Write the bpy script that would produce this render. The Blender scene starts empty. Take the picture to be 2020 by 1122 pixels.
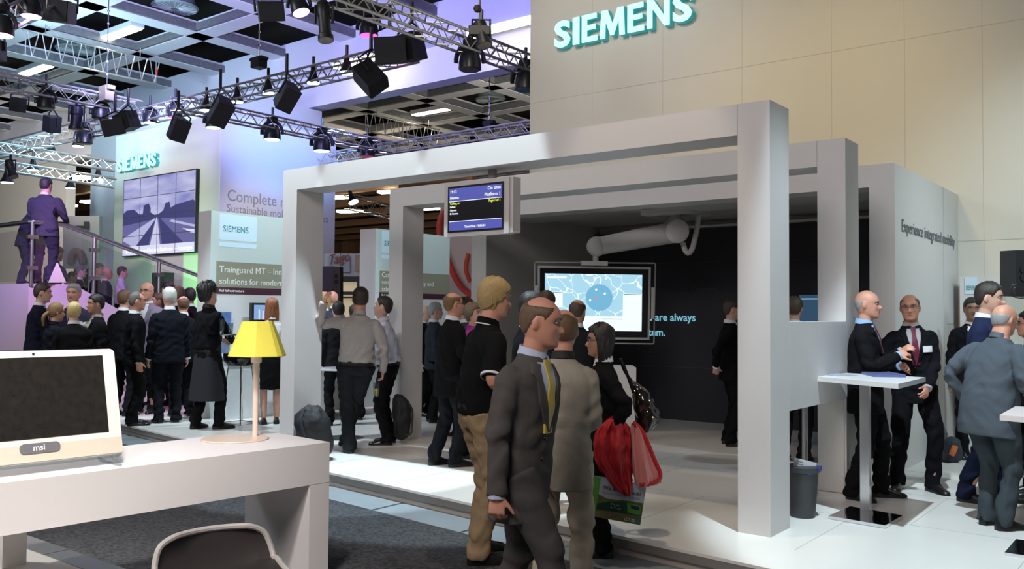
import bpy, math, random
import numpy as np
from mathutils import Vector, Matrix
from mathutils.bvhtree import BVHTree
random.seed(7)
SC = bpy.context.scene
COL = SC.collection
PI = math.pi

# ------------------------------------------------------------------ camera, world, light, exposure
F_PX, YAW, PITCH, ROLL = 1762.0, math.radians(37.74), math.radians(1.90), math.radians(0.42)
EYE = np.array([0.0, 0.0, 1.7])
_f = np.array([-math.sin(YAW)*math.cos(PITCH), math.cos(YAW)*math.cos(PITCH), math.sin(PITCH)])
_r = np.array([math.cos(YAW), math.sin(YAW), 0.0])
_u = np.cross(_r, _f)
RT = math.cos(ROLL)*_r + math.sin(ROLL)*_u
UP = -math.sin(ROLL)*_r + math.cos(ROLL)*_u
FW = _f
cam = bpy.data.cameras.new('camera')
cam.sensor_width = 36.0
cam.lens = F_PX/2020*36.0
cam.clip_start = 0.05
cam.clip_end = 300
cam_ob = bpy.data.objects.new('camera', cam)
COL.objects.link(cam_ob)
cam_ob.matrix_world = Matrix(((RT[0], UP[0], -FW[0], EYE[0]), (RT[1], UP[1], -FW[1], EYE[1]), (RT[2], UP[2], -FW[2], EYE[2]), (0, 0, 0, 1)))
SC.camera = cam_ob
SC.view_settings.view_transform = 'Standard'
SC.view_settings.look = 'None'
SC.view_settings.gamma = 1.0
SC.view_settings.use_curve_mapping = False
SC.view_settings.exposure = 0.18
world = bpy.data.worlds.new('hall_air')
SC.world = world
world.use_nodes = True
world.node_tree.nodes['Background'].inputs[0].default_value = (0.62, 0.62, 0.66, 1)
world.node_tree.nodes['Background'].inputs[1].default_value = 0.11

def lamp(name, kind, loc, energy, color, target=None, size=0.3, angle=60, blend=0.5, size_y=None):
    L = bpy.data.lights.new(name, kind)
    L.energy = energy
    L.color = color
    if kind == 'AREA':
        L.size = size
        if size_y:
            L.shape = 'RECTANGLE'
            L.size_y = size_y
    else:
        L.shadow_soft_size = size
    if kind == 'SPOT':
        L.spot_size = math.radians(angle)
        L.spot_blend = blend
    o = bpy.data.objects.new(name, L)
    COL.objects.link(o)
    o.location = loc
    if target is not None:
        o.rotation_euler = (Vector(target)-Vector(loc)).to_track_quat('-Z', 'Y').to_euler()
    return o
# booth light: truss-height spots, broad areas for hall lighting out of view, added fills
WARM, COOL, PINKL = (1, .86, .66), (.72, .90, 1), (1, .80, .80)
lamp('hall_light', 'AREA', (-1.0, -2.5, 6.6), 330, (1, .90, .86), (-4, 5, 1), 2.5)
lamp('hall_light', 'AREA', (-12, -1, 7.6), 340, (.92, .95, 1), (-13, 9, 1), 3.0)
lamp('desk_fill', 'SPOT', (-2.6, 1.0, 5.4), 1500, (1, .95, .92), (-4.9, 2.2, .7), .25, 46, 1.0)  # unseen spot added to brighten the desk
lamp('desk_fill', 'SPOT', (-7.2, .9, 5.4), 700, (1, .95, .86), (-5.7, 1.9, .33), .2, 36, .8)  # unseen spot added to brighten the podium and the computer
# cool spots on the front truss that light the booth floor and its edge
for x in (-8.0, -6.6, -5.2): lamp('booth_spot', 'SPOT', (x+.6, 5.2, 6.1), 1300, COOL, (x, 5.85, .2), .05, 30, .2)
lamp('booth_spot', 'SPOT', (-3.2, 5.0, 6.1), 260, WARM, (-3.4, 5.75, .2), .06, 34, .4)
lamp('booth_spot', 'SPOT', (-1.4, 5.0, 6.1), 1500, COOL, (-.8, 6.9, .2), .05, 46, .3)
lamp('booth_spot', 'SPOT', (-10.5, 5.4, 6.1), 1000, COOL, (-10.4, 7.0, .2), .06, 50, .4)
lamp('booth_spot', 'SPOT', (-8.6, 8.6, 6.1), 950, COOL, (-11.5, 8.8, 1.7), .06, 60, .6)  # added fill for the railway control panel, no fixture here
lamp('booth_spot', 'SPOT', (-8.8, 11.6, 6.1), 420, COOL, (-11.5, 12.0, 1.7), .06, 60, .6)  # added fill for the cargo panel, no fixture here
lamp('room_fill', 'SPOT', (-5.0, 7.0, 6.1), 180, WARM, (-5.2, 8.0, .2), .08, 50, .5)  # warm fill added for the room behind the front portal
# warm wash on the tall cream wall, cooler towards its far end
lamp('wall_wash', 'SPOT', (-3.6, 7.4, 6.3), 300, (1, .76, .32), (-3.8, 11.85, 4.0), .3, 75, 1.0)
lamp('wall_wash', 'SPOT', (-6.6, 6.5, 7.6), 450, (1, .90, .80), (-7.4, 11.85, 6.0), .3, 70, 1.0)
lamp('wall_wash', 'SPOT', (0.8, 8.0, 6.0), 750, (.74, .94, 1), (-.9, 11.85, 1.6), .3, 70, 1.0)
lamp('wall_wash', 'SPOT', (1.6, 8.2, 5.6), 500, (.80, .96, 1), (-2.3, 9.8, 1.5), .2, 50, 1.0)  # unseen cool spot added to brighten the media room's outer wall
# far tower: blue and white on its side, green at its foot
lamp('tower_spot', 'SPOT', (-15.5, 14.5, 7.4), 1500, (.15, .40, 1), (-20.7, 16.0, 6.5), .2, 50, 1.0)
lamp('tower_spot', 'SPOT', (-15.0, 13.5, 5.2), 650, (1, .94, 1), (-20.7, 15.3, 4.0), .2, 36, 1.0)
lamp('tower_spot', 'SPOT', (-22.5, 9.0, 6.0), 650, (1, .95, .78), (-23.5, 14.0, 5.0), .2, 80, 1.0)  # warm front light added to brighten the tower's cream face
lamp('tower_spot', 'SPOT', (-21.0, 12.2, 1.2), 420, (.25, 1, .25), (-22.5, 14.0, 2.9), .1, 110, 1.0)
# purple and magenta on the gallery
lamp('gallery_spot', 'SPOT', (-13.2, 4.6, 5.6), 1200, (.38, .24, 1), (-17.2, 8.2, 3.0), .15, 46, .8)
lamp('gallery_spot', 'SPOT', (-13.0, 5.5, 5.6), 700, (1, .42, .85), (-16.4, 8.6, 1.4), .15, 50, .8)
lamp('gallery_spot', 'SPOT', (-14.0, 11.5, 5.5), 400, (1, .10, .75), (-12.6, 8.6, 1.5), .1, 60, .8)
# ceiling: added lavender and teal uplight without fixtures; last two fill the far hall
lamp('hall_fill', 'SPOT', (-14, 11, 7.2), 2600, (.36, .34, 1), (-15.5, 17.5, 9.6), .4, 110, 1.0)
lamp('hall_fill', 'SPOT', (-17, 9, 7.0), 3600, (.50, .50, 1), (-22, 13, 10), .4, 140, 1.0)
lamp('hall_fill', 'SPOT', (-23, 9, 7.0), 2600, (.5, .85, 1), (-29, 14, 10), .4, 130, 1.0)
lamp('hall_fill', 'SPOT', (-14, 22, 6.8), 2200, (1, .95, .85), (-22, 28, 10), .4, 130, 1.0)
lamp('hall_fill', 'SPOT', (-28, 24, 4.0), 1500, (1, .80, .6), (-34, 34, 6), .4, 150, 1.0)
lamp('hall_fill', 'SPOT', (-31, 9.0, 4.0), 4500, (1, .92, .80), (-42, 18.3, 4.5), .4, 90, 1.0)  # added to brighten the beige left wall, no lamp stands here


# ------------------------------------------------------------------ finding points of the place seen at a pixel of the photo
def ray(px, py): return FW + RT*(px-1010)/F_PX - UP*(py-561)/F_PX
def at_z(px, py, z): d = ray(px, py); return EYE + d*((z-EYE[2])/d[2])
def at_x(px, py, x): d = ray(px, py); return EYE + d*(x/d[0])
def at_y(px, py, y): d = ray(px, py); return EYE + d*(y/d[1])
def at_d(px, py, depth): return EYE + ray(px, py)*depth
def proj(P):
    P = np.asarray(P, float)-EYE
    d = P @ FW
    return 1010+F_PX*(P @ RT)/d, 561-F_PX*(P @ UP)/d, d
def z_over(P, py):
    lo, hi = -3.0, 14.0
    for _ in range(50):
        m = (lo+hi)/2
        if proj((P[0], P[1], m))[1] > py: lo = m
        else: hi = m
    return lo

# ------------------------------------------------------------------ materials
MATS = {}
def mat(name, col, rough=0.6, metal=0.0, emit=None, estr=0.0, noise=0.04, nscale=30.0, bump=0.0, bscale=200.0, alpha=1.0, trans=0.0, spec=0.5, coat=0.0, sheen=0.0):
    if name in MATS: return MATS[name]
    m = bpy.data.materials.new(name)
    m.use_nodes = True
    nt = m.node_tree
    b = nt.nodes['Principled BSDF']
    b.inputs['Roughness'].default_value = rough
    b.inputs['Metallic'].default_value = metal
    b.inputs['Specular IOR Level'].default_value = spec
    b.inputs['Coat Weight'].default_value = coat
    b.inputs['Sheen Weight'].default_value = sheen
    b.inputs['Base Color'].default_value = (*col, 1)
    tc = nt.nodes.new('ShaderNodeTexCoord')
    if noise > 0:
        n = nt.nodes.new('ShaderNodeTexNoise')
        n.inputs['Scale'].default_value = nscale
        n.inputs['Detail'].default_value = 3
        nt.links.new(tc.outputs['Object'], n.inputs['Vector'])
        r = nt.nodes.new('ShaderNodeMapRange')
        r.inputs['To Min'].default_value = 1-noise
        r.inputs['To Max'].default_value = 1+noise
        nt.links.new(n.outputs['Fac'], r.inputs['Value'])
        mx = nt.nodes.new('ShaderNodeVectorMath')
        mx.operation = 'SCALE'
        mx.inputs[0].default_value = col
        nt.links.new(r.outputs['Result'], mx.inputs['Scale'])
        nt.links.new(mx.outputs['Vector'], b.inputs['Base Color'])
    if bump > 0:
        n2 = nt.nodes.new('ShaderNodeTexNoise')
        n2.inputs['Scale'].default_value = bscale
        n2.inputs['Detail'].default_value = 4
        nt.links.new(tc.outputs['Object'], n2.inputs['Vector'])
        bp = nt.nodes.new('ShaderNodeBump')
        bp.inputs['Strength'].default_value = bump
        bp.inputs['Distance'].default_value = 0.01
        nt.links.new(n2.outputs['Fac'], bp.inputs['Height'])
        nt.links.new(bp.outputs['Normal'], b.inputs['Normal'])
    if emit is not None:
        b.inputs['Emission Color'].default_value = (*emit, 1)
        b.inputs['Emission Strength'].default_value = estr
    if trans > 0:
        b.inputs['Transmission Weight'].default_value = trans
        b.inputs['IOR'].default_value = 1.45
    if alpha < 1:
        b.inputs['Alpha'].default_value = alpha
    MATS[name] = m
    return m
def glow(name, col, strength=1.0):
    if name in MATS: return MATS[name]
    m = bpy.data.materials.new(name)
    m.use_nodes = True
    nt = m.node_tree
    b = nt.nodes['Principled BSDF']
    b.inputs['Base Color'].default_value = (col[0]*.1, col[1]*.1, col[2]*.1, 1)
    b.inputs['Roughness'].default_value = 0.3
    b.inputs['Emission Color'].default_value = (*col, 1)
    b.inputs['Emission Strength'].default_value = strength
    MATS[name] = m
    return m
def glass_mat(name, tint=(0.9, 0.95, 1.0), a=0.16, rough=0.02):
    if name in MATS: return MATS[name]
    m = bpy.data.materials.new(name)
    m.use_nodes = True
    nt = m.node_tree
    out = nt.nodes['Material Output']
    nt.nodes.remove(nt.nodes['Principled BSDF'])
    tr = nt.nodes.new('ShaderNodeBsdfTransparent'); tr.inputs[0].default_value = (*tint, 1)
    gl = nt.nodes.new('ShaderNodeBsdfGlossy'); gl.inputs['Roughness'].default_value = rough
    fr = nt.nodes.new('ShaderNodeFresnel'); fr.inputs[0].default_value = 1.45
    ad = nt.nodes.new('ShaderNodeMath'); ad.operation = 'ADD'; ad.inputs[1].default_value = a*.25
    ge = nt.nodes.new('ShaderNodeNewGeometry'); iv = nt.nodes.new('ShaderNodeMath'); iv.operation = 'SUBTRACT'; iv.inputs[0].default_value = 1.0
    ml = nt.nodes.new('ShaderNodeMath'); ml.operation = 'MULTIPLY'
    nt.links.new(ge.outputs['Backfacing'], iv.inputs[1]); nt.links.new(fr.outputs[0], ml.inputs[0]); nt.links.new(iv.outputs[0], ml.inputs[1]); nt.links.new(ml.outputs[0], ad.inputs[0])
    mx = nt.nodes.new('ShaderNodeMixShader')
    nt.links.new(ad.outputs[0], mx.inputs[0]); nt.links.new(tr.outputs[0], mx.inputs[1]); nt.links.new(gl.outputs[0], mx.inputs[2])
    nt.links.new(mx.outputs[0], out.inputs[0])
    MATS[name] = m
    return m

# ------------------------------------------------------------------ mesh collecting
def frame_of(d):
    d = np.asarray(d, float); d = d/np.linalg.norm(d)
    a = np.array([0, 0, 1.0]) if abs(d[2]) < .9 else np.array([1.0, 0, 0])
    x = np.cross(a, d); x /= np.linalg.norm(x)
    return x, np.cross(d, x), d
class MB:
    def __init__(s): s.v = []; s.f = []; s.mi = []; s.cur = 0
    def add(s, V, Fc):
        o = len(s.v)
        s.v.extend([tuple(map(float, p)) for p in V])
        s.f.extend([tuple(i+o for i in f) for f in Fc])
        s.mi.extend([s.cur]*len(Fc))
    def box(s, lo, hi, rot=None, org=None):
        x0, y0, z0 = lo; x1, y1, z1 = hi
        V = np.array([(x0,y0,z0),(x1,y0,z0),(x1,y1,z0),(x0,y1,z0),(x0,y0,z1),(x1,y0,z1),(x1,y1,z1),(x0,y1,z1)], float)
        if rot is not None: V = (np.asarray(rot) @ V.T).T
        if org is not None: V = V+np.asarray(org)
        s.add(V, [(0,3,2,1),(4,5,6,7),(0,1,5,4),(1,2,6,5),(2,3,7,6),(3,0,4,7)])
        return s
    def hexa(s, b, t):
        s.add(list(b)+list(t), [(3,2,1,0),(4,5,6,7),(0,1,5,4),(1,2,6,5),(2,3,7,6),(3,0,4,7)])
        return s
    def rbox(s, lo, hi, r, rot=None, org=None, n=4):
        # box with corners rounded in its own x-z outline, extruded along y
        x0, y0, z0 = lo; x1, y1, z1 = hi
        P = []
        for cx, cz, a0 in ((x1-r, z0+r, -90), (x1-r, z1-r, 0), (x0+r, z1-r, 90), (x0+r, z0+r, 180)):
            for k in range(n+1):
                a = math.radians(a0+90*k/n); P.append((cx+r*math.cos(a), cz+r*math.sin(a)))
        m = len(P)
        V = np.array([(p[0], y0, p[1]) for p in P]+[(p[0], y1, p[1]) for p in P], float)
        if rot is not None: V = (np.asarray(rot) @ V.T).T
        if org is not None: V = V+np.asarray(org)
        s.add(V, [tuple(range(m)), tuple(range(2*m-1, m-1, -1))]+[(i, i+m, (i+1) % m+m, (i+1) % m) for i in range(m)])
        return s
    def loft(s, rings, cap=True):
        n = len(rings[0]); V = [p for r in rings for p in r]; Fc = []
        for i in range(len(rings)-1):
            for j in range(n):
                Fc.append((i*n+j, i*n+(j+1) % n, (i+1)*n+(j+1) % n, (i+1)*n+j))
        if cap:
            Fc.append(tuple(range(n-1, -1, -1))); Fc.append(tuple(range((len(rings)-1)*n, len(rings)*n)))
        s.add(V, Fc); return s
    def tube(s, P, R, seg=10, cap=True, flat=1.0, ref=None):
        P = [np.asarray(p, float) for p in P]
        if not hasattr(R, '__len__'): R = [R]*len(P)
        rings = []; x = None
        for i, p in enumerate(P):
            d = P[min(i+1, len(P)-1)]-P[max(i-1, 0)]
            L = np.linalg.norm(d); d = d/L if L > 1e-9 else np.array([0, 0, 1.0])
            if x is None:
                x = np.asarray(ref, float) if ref is not None else frame_of(d)[0]
            x = x-d*(x @ d); x /= np.linalg.norm(x); y = np.cross(d, x)
            rings.append([p+R[i]*(math.cos(2*PI*k/seg)*x+flat*math.sin(2*PI*k/seg)*y) for k in range(seg)])
        return s.loft(rings, cap)
    def lathe(s, prof, seg=24, org=(0, 0, 0), axis=None):
        # prof: (radius, height) pairs
        x, y, d = frame_of(axis) if axis is not None else (np.array([1.0,0,0]), np.array([0,1.0,0]), np.array([0,0,1.0]))
        rings = [[np.asarray(org)+max(r, 1e-4)*(math.cos(2*PI*k/seg)*x+math.sin(2*PI*k/seg)*y)+h*d for k in range(seg)] for r, h in prof]
        return s.loft(rings, True)
    def ball(s, c, r, seg=14, rot=None):
        r = np.array([r]*3 if not hasattr(r, '__len__') else r, float); m = seg//2; rings = []
        for i in range(m+1):
            a = -PI/2+PI*min(max(i/m, .02), .98)
            V = np.array([(math.cos(a)*math.cos(2*PI*k/seg), math.cos(a)*math.sin(2*PI*k/seg), math.sin(a)) for k in range(seg)])*r
            if rot is not None: V = (np.asarray(rot) @ V.T).T
            rings.append(V+np.asarray(c))
        return s.loft(rings, True)
    def poly(s, pts, thick):
        # a flat outline with a thickness vector
        n = len(pts); t = np.asarray(thick, float)
        V = [np.asarray(p, float) for p in pts]; V = V+[p+t for p in V]
        s.add(V, [tuple(range(n-1, -1, -1)), tuple(range(n, 2*n))]+[(i, (i+1) % n, (i+1) % n+n, i+n) for i in range(n)])
        return s
    def build(s, name, m, parent=None, smooth=False, world=True, sharp=35):
        V = np.array(s.v, float)
        if parent is not None and world:
            L, a = parent.get('_o', None) or ((0, 0, 0), 0)
            V = V-np.array(L); c, q = math.cos(a), math.sin(a)
            V = np.stack([c*V[:, 0]+q*V[:, 1], -q*V[:, 0]+c*V[:, 1], V[:, 2]], 1)
        me = bpy.data.meshes.new(name)
        me.from_pydata(V.tolist(), [], s.f)
        for k in (m if isinstance(m, (list, tuple)) else [m]): me.materials.append(k)
        if len(me.materials) > 1: me.polygons.foreach_set('material_index', s.mi)
        me.validate(); me.update()
        if smooth:
            me.polygons.foreach_set('use_smooth', [True]*len(me.polygons))
            if sharp: me.set_sharp_from_angle(angle=math.radians(sharp))
        o = bpy.data.objects.new(name, me)
        COL.objects.link(o)
        if parent is not None: o.parent = parent
        return o
ORG = {}
def tag(o, label=None, cat=None, group=None, kind=None):
    if label: o['label'] = label
    if cat: o['category'] = cat
    if group: o['group'] = group
    if kind: o['kind'] = kind
    return o
class Root:
    pass
def thing(name, label, cat, loc=(0, 0, 0), rotz=0.0, group=None):
    o = bpy.data.objects.new(name, None)
    o.empty_display_size = 0.2
    COL.objects.link(o)
    o.location = loc; o.rotation_euler = (0, 0, rotz)
    ORG[o.name] = (tuple(map(float, loc)), rotz)
    return tag(o, label, cat, group)
_old_build = MB.build
def _build(s, name, m, parent=None, smooth=False, world=True, sharp=35):
    V = s.v
    if parent is not None and world:
        p = parent
        while p.parent is not None: p = p.parent
        L, a = ORG.get(p.name, ((0, 0, 0), 0.0))
        A = np.array(V, float)-np.array(L); c, q = math.cos(a), math.sin(a)
        s.v = np.stack([c*A[:, 0]+q*A[:, 1], -q*A[:, 0]+c*A[:, 1], A[:, 2]], 1).tolist()
    return _old_build(s, name, m, parent, smooth, False, sharp)
MB.build = _build
def struct(name, mb, m, parent=None, smooth=False):
    o = mb.build(name, m, parent, smooth)
    if parent is None: o['kind'] = 'structure'
    return o
def alone(name, mb, m, label, cat, group=None, smooth=False, loc=None, sharp=35):
    # a thing that is a single mesh, its origin at its base
    A = np.array(mb.v)
    if loc is None: loc = ((A[:, 0].min()+A[:, 0].max())/2, (A[:, 1].min()+A[:, 1].max())/2, A[:, 2].min())
    mb.v = (A-np.array(loc)).tolist()
    o = mb.build(name, m, None, smooth, sharp=sharp)
    o.location = loc
    ORG[o.name] = (tuple(map(float, loc)), 0.0)
    return tag(o, label, cat, group)
def text(name, body, m, org, right, up, size, parent=None, extrude=0.003, align='LEFT', bold=0.0, shear=0.0, width=None):
    # writing as a mesh: origin at the baseline, running along right, with up as its up
    cu = bpy.data.curves.new(name, 'FONT')
    cu.body = body; cu.size = 1.0; cu.extrude = extrude/size; cu.align_x = align; cu.offset = bold; cu.shear = shear
    cu.resolution_u = 3
    tmp = bpy.data.objects.new(name, cu)
    COL.objects.link(tmp)
    bpy.context.view_layer.update()
    me = bpy.data.meshes.new_from_object(tmp.evaluated_get(bpy.context.evaluated_depsgraph_get()))
    bpy.data.objects.remove(tmp); bpy.data.curves.remove(cu)
    V = np.empty(len(me.vertices)*3); me.vertices.foreach_get('co', V); V = V.reshape(-1, 3)*size
    if width:
        V[:, 0] *= width/(V[:, 0].max()-V[:, 0].min())
    r = np.asarray(right, float); r = r/np.linalg.norm(r); u = np.asarray(up, float); u = u/np.linalg.norm(u); n = np.cross(r, u)
    mb = MB(); W = V[:, :1]*r+V[:, 1:2]*u+V[:, 2:]*n+np.asarray(org, float)
    mb.add(W, [tuple(p.vertices) for p in me.polygons])
    bpy.data.meshes.remove(me)
    if parent is None: return mb
    return mb.build(name, m, parent)
# ------------------------------------------------------------------ people
def smoothstep(x): x = np.clip(x, 0, 1); return x*x*(3-2*x)
HZ = [-.124,-.120,-.112,-.100,-.085,-.070,-.055,-.040,-.020,.000,.020,.045,.070,.092,.108,.116]
HF = [.050,.068,.083,.088,.087,.089,.090,.090,.088,.085,.093,.089,.076,.054,.026,.006]
HB = [.022,.002,-.022,-.045,-.062,-.072,-.080,-.090,-.098,-.102,-.103,-.101,-.092,-.074,-.046,-.024]
HW = [.012,.026,.041,.053,.060,.065,.069,.072,.075,.077,.078,.076,.068,.054,.034,.014]
def head_grid(nz=44, nt=48):
    z = np.interp(np.linspace(0, 1, nz), np.linspace(0, 1, 9), [-.124,-.112,-.085,-.055,-.02,.02,.07,.104,.116])
    def sm(a):
        v = np.interp(z, HZ, a); w = v.copy(); w[1:-1] = (v[:-2]+2*v[1:-1]+v[2:])/4; return w
    f, b, w = sm(HF), sm(HB), sm(HW)
    t = np.linspace(0, 2*PI, nt, endpoint=False)
    T, Z = np.meshgrid(t, z); Fm = f[:, None]; Bm = b[:, None]; Wm = w[:, None]
    mid, half = (Fm+Bm)/2, (Fm-Bm)/2
    c, s = np.cos(T), np.sin(T)
    X = Wm*np.sign(s)*np.abs(s)**.86
    Y = mid+half*np.sign(c)*np.abs(c)**.80
    front = smoothstep((c-.1)/.5)
    ax = np.abs(X)
    prof = smoothstep((.016-Z)/.05)*smoothstep((Z+.052)/.010)
    wn = .0085+.0075*smoothstep((.01-Z)/.05)
    Y = Y+front*.029*prof*np.exp(-(X/wn)**2)
    Y = Y-front*.015*np.exp(-((ax-.032)/.017)**2-((Z-.004)/.013)**2)
    Y = Y+front*.004*np.exp(-((ax-.030)/.020)**2-((Z-.024)/.007)**2)
    Y = Y+front*.005*np.exp(-((ax-.048)/.014)**2-((Z+.022)/.016)**2)
    Y = Y-front*.004*np.exp(-((ax-.040)/.012)**2-((Z+.062)/.02)**2)
    Y = Y+front*np.exp(-(X/.022)**2)*(.006*np.exp(-((Z+.061)/.0045)**2)+.007*np.exp(-((Z+.073)/.005)**2)-.004*np.exp(-((Z+.0668)/.002)**2))
    Y = Y+front*.006*np.exp(-(X/.02)**2-((Z+.104)/.012)**2)
    return X, Y, Z
HX, HY, HZG = head_grid()
def head_mesh(mb, M, sc=1.0, ears=True):
    P = np.stack([HX, HY, HZG], -1)*sc
    Q = P @ M[:3, :3].T+M[:3, 3]
    mb.loft([list(r) for r in Q])
    if ears:
        for sg in (-1, 1):
            c = np.array([sg*.079, -.012, -.008])*sc
            R = np.array(Matrix.Rotation(sg*.35, 3, 'Z') @ Matrix.Rotation(-.2, 3, 'X'))
            mb.ball(M[:3, :3] @ c+M[:3, 3], np.array([.0085, .019, .032])*sc, 12, M[:3, :3] @ R)
def hair_mesh(mb, M, style, sc, th, rnd):
    X, Y, Z = HX, HY, HZG
    yk = [-.11, -.06, -.035, -.012, .012, .030, .045, .062, .100]
    front = {'short': .070, 'recede': .098, 'curly': .062, 'long': .070, 'bob': .066, 'fringe': .047, 'bald': .2}.get(style, .07)
    zb = np.interp(Y, yk, [-.075, -.066, -.022, .020, .022, -.002, .026, front-.012, front])
    if style in ('long', 'bob', 'fringe'):
        zb = np.interp(Y, yk, [-.085, -.08, -.06, -.045, -.03, -.02, .02, front-.01, front])
    m = smoothstep((Z-zb)/.014)
    if style == 'bald':
        zb = np.interp(Y, yk, [-.07, -.062, -.02, .022, .03, .2, .2, .2, .2]); m = smoothstep((Z-zb)/.012)*smoothstep((.045-Z)/.03)
    if style == 'crown':
        m = m*(1-smoothstep((Z-.055)/.03)*smoothstep((Y+.10)/.05))
    if style == 'recede':
        m = m*(1-smoothstep((Y-.005)/.03)*smoothstep((Z-.035)/.02))
    C = np.stack([X, Y+.01, Z*.9], -1); n = C/np.linalg.norm(C, axis=-1, keepdims=True)
    a = np.arctan2(X, Y); wob = np.zeros_like(a)
    for k in range(5):
        fx = rnd.uniform(9, 26); wob += np.sin(a*fx+Z*rnd.uniform(20, 160)+rnd.uniform(0, 6))/5
    amp = .9 if style == 'curly' else .35
    top = .7+.6*smoothstep((Z-.02)/.08)
    if style == 'bald': top = .35
    d = th*top*(1+amp*wob)*m-.006*(1-m)
    P = np.stack([X, Y, Z], -1)+n*d[..., None]
    Q = (P*sc) @ M[:3, :3].T+M[:3, 3]
    nz, nt = X.shape; keep = m > .02; F_ = []
    for i in range(nz-1):
        for j in range(nt):
            q = (i, (j+1) % nt)
            if keep[i, j] or keep[i+1, j] or keep[q] or keep[i+1, q[1]]:
                F_.append((i*nt+j, i*nt+q[1], (i+1)*nt+q[1], (i+1)*nt+j))
    if keep[-1].any(): F_.append(tuple(range((nz-1)*nt, nz*nt)))
    mb.add(Q.reshape(-1, 3), F_)
def hair_fall(mb, M, sc, length, rnd, wide=1.0, n=36, start=.16):
    # hair hanging behind the face: an open-fronted curtain of locks
    rings = []; L0 = .03
    for i in range(14):
        t = i/13; z = L0-t*(length+L0)
        w = (.088+.012*math.sin(PI*t))*wide*(1-.25*t*t); d = .105*(1-.35*t)
        out = []
        for k in range(n):
            a = PI*(start+(2-2*start)*k/(n-1)); o = 1+.05*math.sin(k*1.9+rnd.random()*.6)
            out.append((w*o*math.sin(a), d*o*math.cos(a)-.012, z+.01*math.sin(k*2.3)*t))
        for k in range(n-1, -1, -1):
            a = PI*(start+(2-2*start)*k/(n-1)); o = .80
            out.append((w*o*math.sin(a), d*o*math.cos(a)-.012, z+.004))
        P = np.array(out)*sc
        rings.append(list(P @ M[:3, :3].T+M[:3, 3]))
    mb.loft(rings)
def chaikin(P, R, it=2):
    P = [np.append(np.asarray(p, float), r) for p, r in zip(P, R)]
    for _ in range(it):
        Q = [P[0]]
        for a, b in zip(P[:-1], P[1:]): Q += [a*.75+b*.25, a*.25+b*.75]
        Q.append(P[-1]); P = Q
    return [p[:3] for p in P], [p[3] for p in P]
def ik(S, W, a, b, pole):
    S, W, pole = (np.asarray(q, float) for q in (S, W, pole))
    v = W-S; L = np.linalg.norm(v); mx = (a+b)*.995
    if L > mx: W = S+v/L*mx; v = W-S; L = mx
    L = max(L, abs(a-b)+.01); d = v/np.linalg.norm(v)
    x = (a*a-b*b+L*L)/(2*L); h = math.sqrt(max(a*a-x*x, 0))
    p = pole-d*(pole @ d); p /= np.linalg.norm(p)
    return S+d*x+p*h, W
def hand_mesh(mb, W, d, n, thumb, curl, s, gap=.0215):
    # wrist, direction of the fingers, palm normal, thumb side, curl of the fingers (radians per joint)
    d = np.asarray(d, float); d /= np.linalg.norm(d); n = np.asarray(n, float); n = n-d*(n @ d); n /= np.linalg.norm(n)
    t = np.cross(n, d)*thumb; t /= np.linalg.norm(t)
    P = [W-d*.02*s, W+d*.015*s, W+d*.05*s, W+d*.088*s]
    rings = []
    for p, w, h in zip(P, (.028, .032, .042, .042), (.020, .017, .015, .011)):
        rings.append([p+s*(w*math.cos(2*PI*k/14)*t+h*math.sin(2*PI*k/14)*n) for k in range(14)])
    mb.loft(rings)
    for i, L in enumerate((.072, .080, .075, .058)):
        off = (1.5-i)*gap; p = W+s*(d*(.082-.006*abs(i-1.2))+t*off); dd = d+t*(1.5-i)*.06; dd /= np.linalg.norm(dd); pts = [p]
        for k in range(3):
            ang = curl*(.8+.25*k)*(1+.08*i)
            ax = t; dd = dd*math.cos(ang)+np.cross(ax, dd)*math.sin(ang)*(1 if (np.cross(ax, dd) @ n) > 0 else -1)
            p = p+dd*L*s*(.45, .32, .23)[k]; pts.append(p)
        mb.tube(*chaikin(pts, [.0095*s, .009*s, .0082*s, .0065*s], 1), seg=8)
    q = W+s*(d*.018+t*.030); td = d*.75+t*.62+n*.30*min(curl, 1); td /= np.linalg.norm(td)
    q2 = q+td*.042*s; td2 = td*.9+d*.3+n*.25*curl; td2 /= np.linalg.norm(td2)
    mb.tube(*chaikin([q-td*.012*s, q2, q2+td2*.03*s, q2+td2*.05*s], [.014*s, .0105*s, .0095*s, .007*s], 1), seg=8)
def ell(cx, cy, z, rx, ry, n=28, e=.88):
    out = []
    for k in range(n):
        a = 2*PI*k/n; c, q = math.cos(a), math.sin(a)
        out.append((cx+rx*math.copysign(abs(c)**e, c), cy+ry*math.copysign(abs(q)**e, q), z))
    return np.array(out)
PEOPLE = []
SKIN = {'fair': (.62, .36, .27), 'ruddy': (.60, .29, .20), 'tan': (.40, .21, .135), 'pale': (.68, .45, .36), 'dark': (.22, .11, .07)}
HAIRC = {'brown': (.055, .032, .018), 'dark': (.012, .010, .009), 'blond': (.46, .31, .11), 'grey': (.30, .30, .30), 'white': (.55, .54, .50), 'red': (.20, .075, .03), 'ash': (.16, .12, .075)}
DEF = dict(height=1.78, h=0, floor=.2, top='jacket', topcol=(.012, .012, .016), legcol=(.012, .012, .016), shirt=(.75, .75, .78), tie=None, hair='short', hairc='brown', skin='fair',
           lean=0, side=0, twist=0, headyaw=0, headpitch=0, belly=0, arms=('down', 'down'), curl=.35, feet=((.11, 0, 8), (-.11, 0, 8)), vox=.013, shoec=(.01, .01, .01), badge=None,
           face=True, glasses=False, build=1.0, seed=1, hem=.80, collar=None, skirt=None, moustache=False, sit=False, extra=None)
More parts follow.
